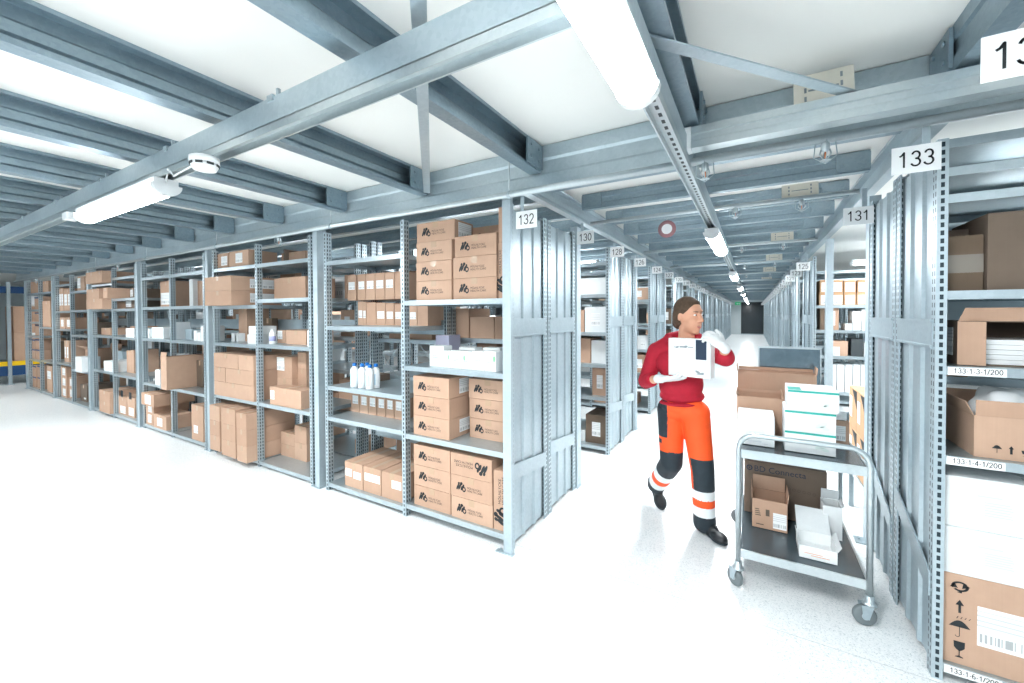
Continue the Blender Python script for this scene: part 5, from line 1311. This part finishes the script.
# shoes
def shoe(heel, toe, upv):
    d = (toe - heel).normalized(); m = frame(d, upv)
    L = (toe - heel).length; c = heel.lerp(toe, .5); u = m.col[2]
    o = blob('shoe', [ell(heel + u*.028, (.042, .038, .04), m), ell(heel.lerp(toe, .35) + u*.04, (.07, .04, .045), m), ell(heel.lerp(toe, .8) + u*.022, (.065, .046, .034), m), cap(heel.lerp(toe, .12) + u*.06, .04, heel.lerp(toe, .1) + u*.1, .042)], .005, SHOE, P_, 2)
    blob('sole', [ell(heel + u*.004, (.045, .038, .012), m), ell(c + u*.002, (L*.42, .036, .01), m), ell(heel.lerp(toe, .8) + u*.004, (.068, .047, .012), m)], .004, BLK, o, 2)
    lc = [cap(heel.lerp(toe, t) + u*.073 + m.col[1]*.02*s, .004, heel.lerp(toe, t + .06) + u*.07 - m.col[1]*.02*s, .004) for t, s in ((.38, 1), (.5, -1))]
    blob('laces', lc, .0025, BLK, o, 1)
shoe(V((-.292, 3.15, .016)), V((-.165, 3.02, .012)), V((0, 0, 1)))
shoe(V((-.700, 3.435, .165)), V((-.612, 3.335, .022)), V((.25, -.35, .85)))
# gloved hands: palm, four fingers in three joints each, thumb
def hand(wr, fdir_, back, thumb_side, curl, name, spread=.08, tcurl=.5):
    x = V(fdir_).normalized(); z = V(back); z = (z - x*z.dot(x)).normalized(); y = z.cross(x)*thumb_side
    def L(a, b_, c): return wr + x*a + y*b_ + z*c
    parts = [cap(L(-.012, 0, 0), .028, L(.005, 0, 0), .029), ('e', W(L(.045, 0, 0)), (.05, .042, .018), Matrix((x, y*thumb_side, z)).transposed()), cap(L(.01, .0, 0), .024, L(.05, .0, -.002), .02)]
    for i, (yy, ln) in enumerate(((.031, .075), (.0105, .083), (-.0105, .077), (-.031, .06))):
        a = L(.078 - abs(yy)*.12, yy, 0); ang = 0; dirv = x + y*(yy*spread/.03); dirv.normalize()
        for j, f in enumerate((.45, .3, .25)):
            ang += curl[j] + .05*i
            d = dirv*math.cos(ang) - z*math.sin(ang)
            b2 = a + d*ln*f*1.05
            parts.append(cap(a, .0105 - .0008*j, b2, .0097 - .0008*j)); a = b2
    a = L(.018, .034, -.004); d = (x*.62 + y*.7 - z*.25).normalized()
    for j, ln in enumerate((.035, .03, .025)):
        b2 = a + d*ln; parts.append(cap(a, .0125 - .001*j, b2, .0115 - .001*j)); a = b2; d = (d + (x*.35 - y*.5 - z*.25)*tcurl).normalized()
    g = blob(name, parts, .0035, GLOVE, P_, 1)
    blob('cuff', [cap(wr - x*.02, .03, wr - x*.01, .03)], .004, GLOVE, g, 1)
hand(wrA + V((.010, -.012, .0)), V((.97, -.2, .1)), V((.05, -.35, -1)), -1, (.1, .15, .15), 'glove')
hand(wrB + V((-.008, -.004, .008)), V((-.62, -.1, .62)), V((.35, -.75, .5)), -1, (.55, .5, .4), 'glove')
# the white box she carries
bx = empty('carried_box', (-.355, 2.845, 1.128), 'white printed box with dark blue corner held in gloved hands', 'box', rz=-.30)
w_, d_, h_ = .27, .07, .245
link('box_body', MB().box(-w_/2, w_/2, 0, d_, 0, h_).bevel(.003).mesh('box_body', WHITEC), bx)
link('navy_panel', MB().box(.045, .112, -.0012, .0005, .115, h_ - .004).mesh('navy_panel', NAVY), bx)
pr = Print()
for k in range(6): pr.rect(-.115, .04 + .016*k, -.115 + .13 - .01*(k % 2), .043 + .016*k)
pr.obj('faint_print', bpy.data.materials['faint_grey_ink'], bx, lambda u, v: (u, -.001, v))
pr = Print().rect(-.1, .185, -.08, .19).ell(-.075, .188, .012, .006, .3).rect(-.06, .186, -.03, .196).ell(-.02, .193, .014, .008, .2).rect(-.005, .188, .03, .194)
pr.ell(.06, .035, .02, .008, -.5).ell(.085, .03, .014, .006, .3).rect(.05, .02, .1, .026)
pr.obj('print', GREYINK, bx, lambda u, v: (u, -.0012, v))

# ------------------------------------------------------------------ world and view
w = bpy.data.worlds.new('world'); scene.world = w; w.use_nodes = True
w.node_tree.nodes['Background'].inputs[0].default_value = (.66, .86, 1, 1); w.node_tree.nodes['Background'].inputs[1].default_value = 0.35
scene.view_settings.view_transform = 'Standard'; scene.view_settings.look = 'None'
scene.view_settings.exposure = 0.64; scene.view_settings.gamma = 1; scene.view_settings.use_curve_mapping = False
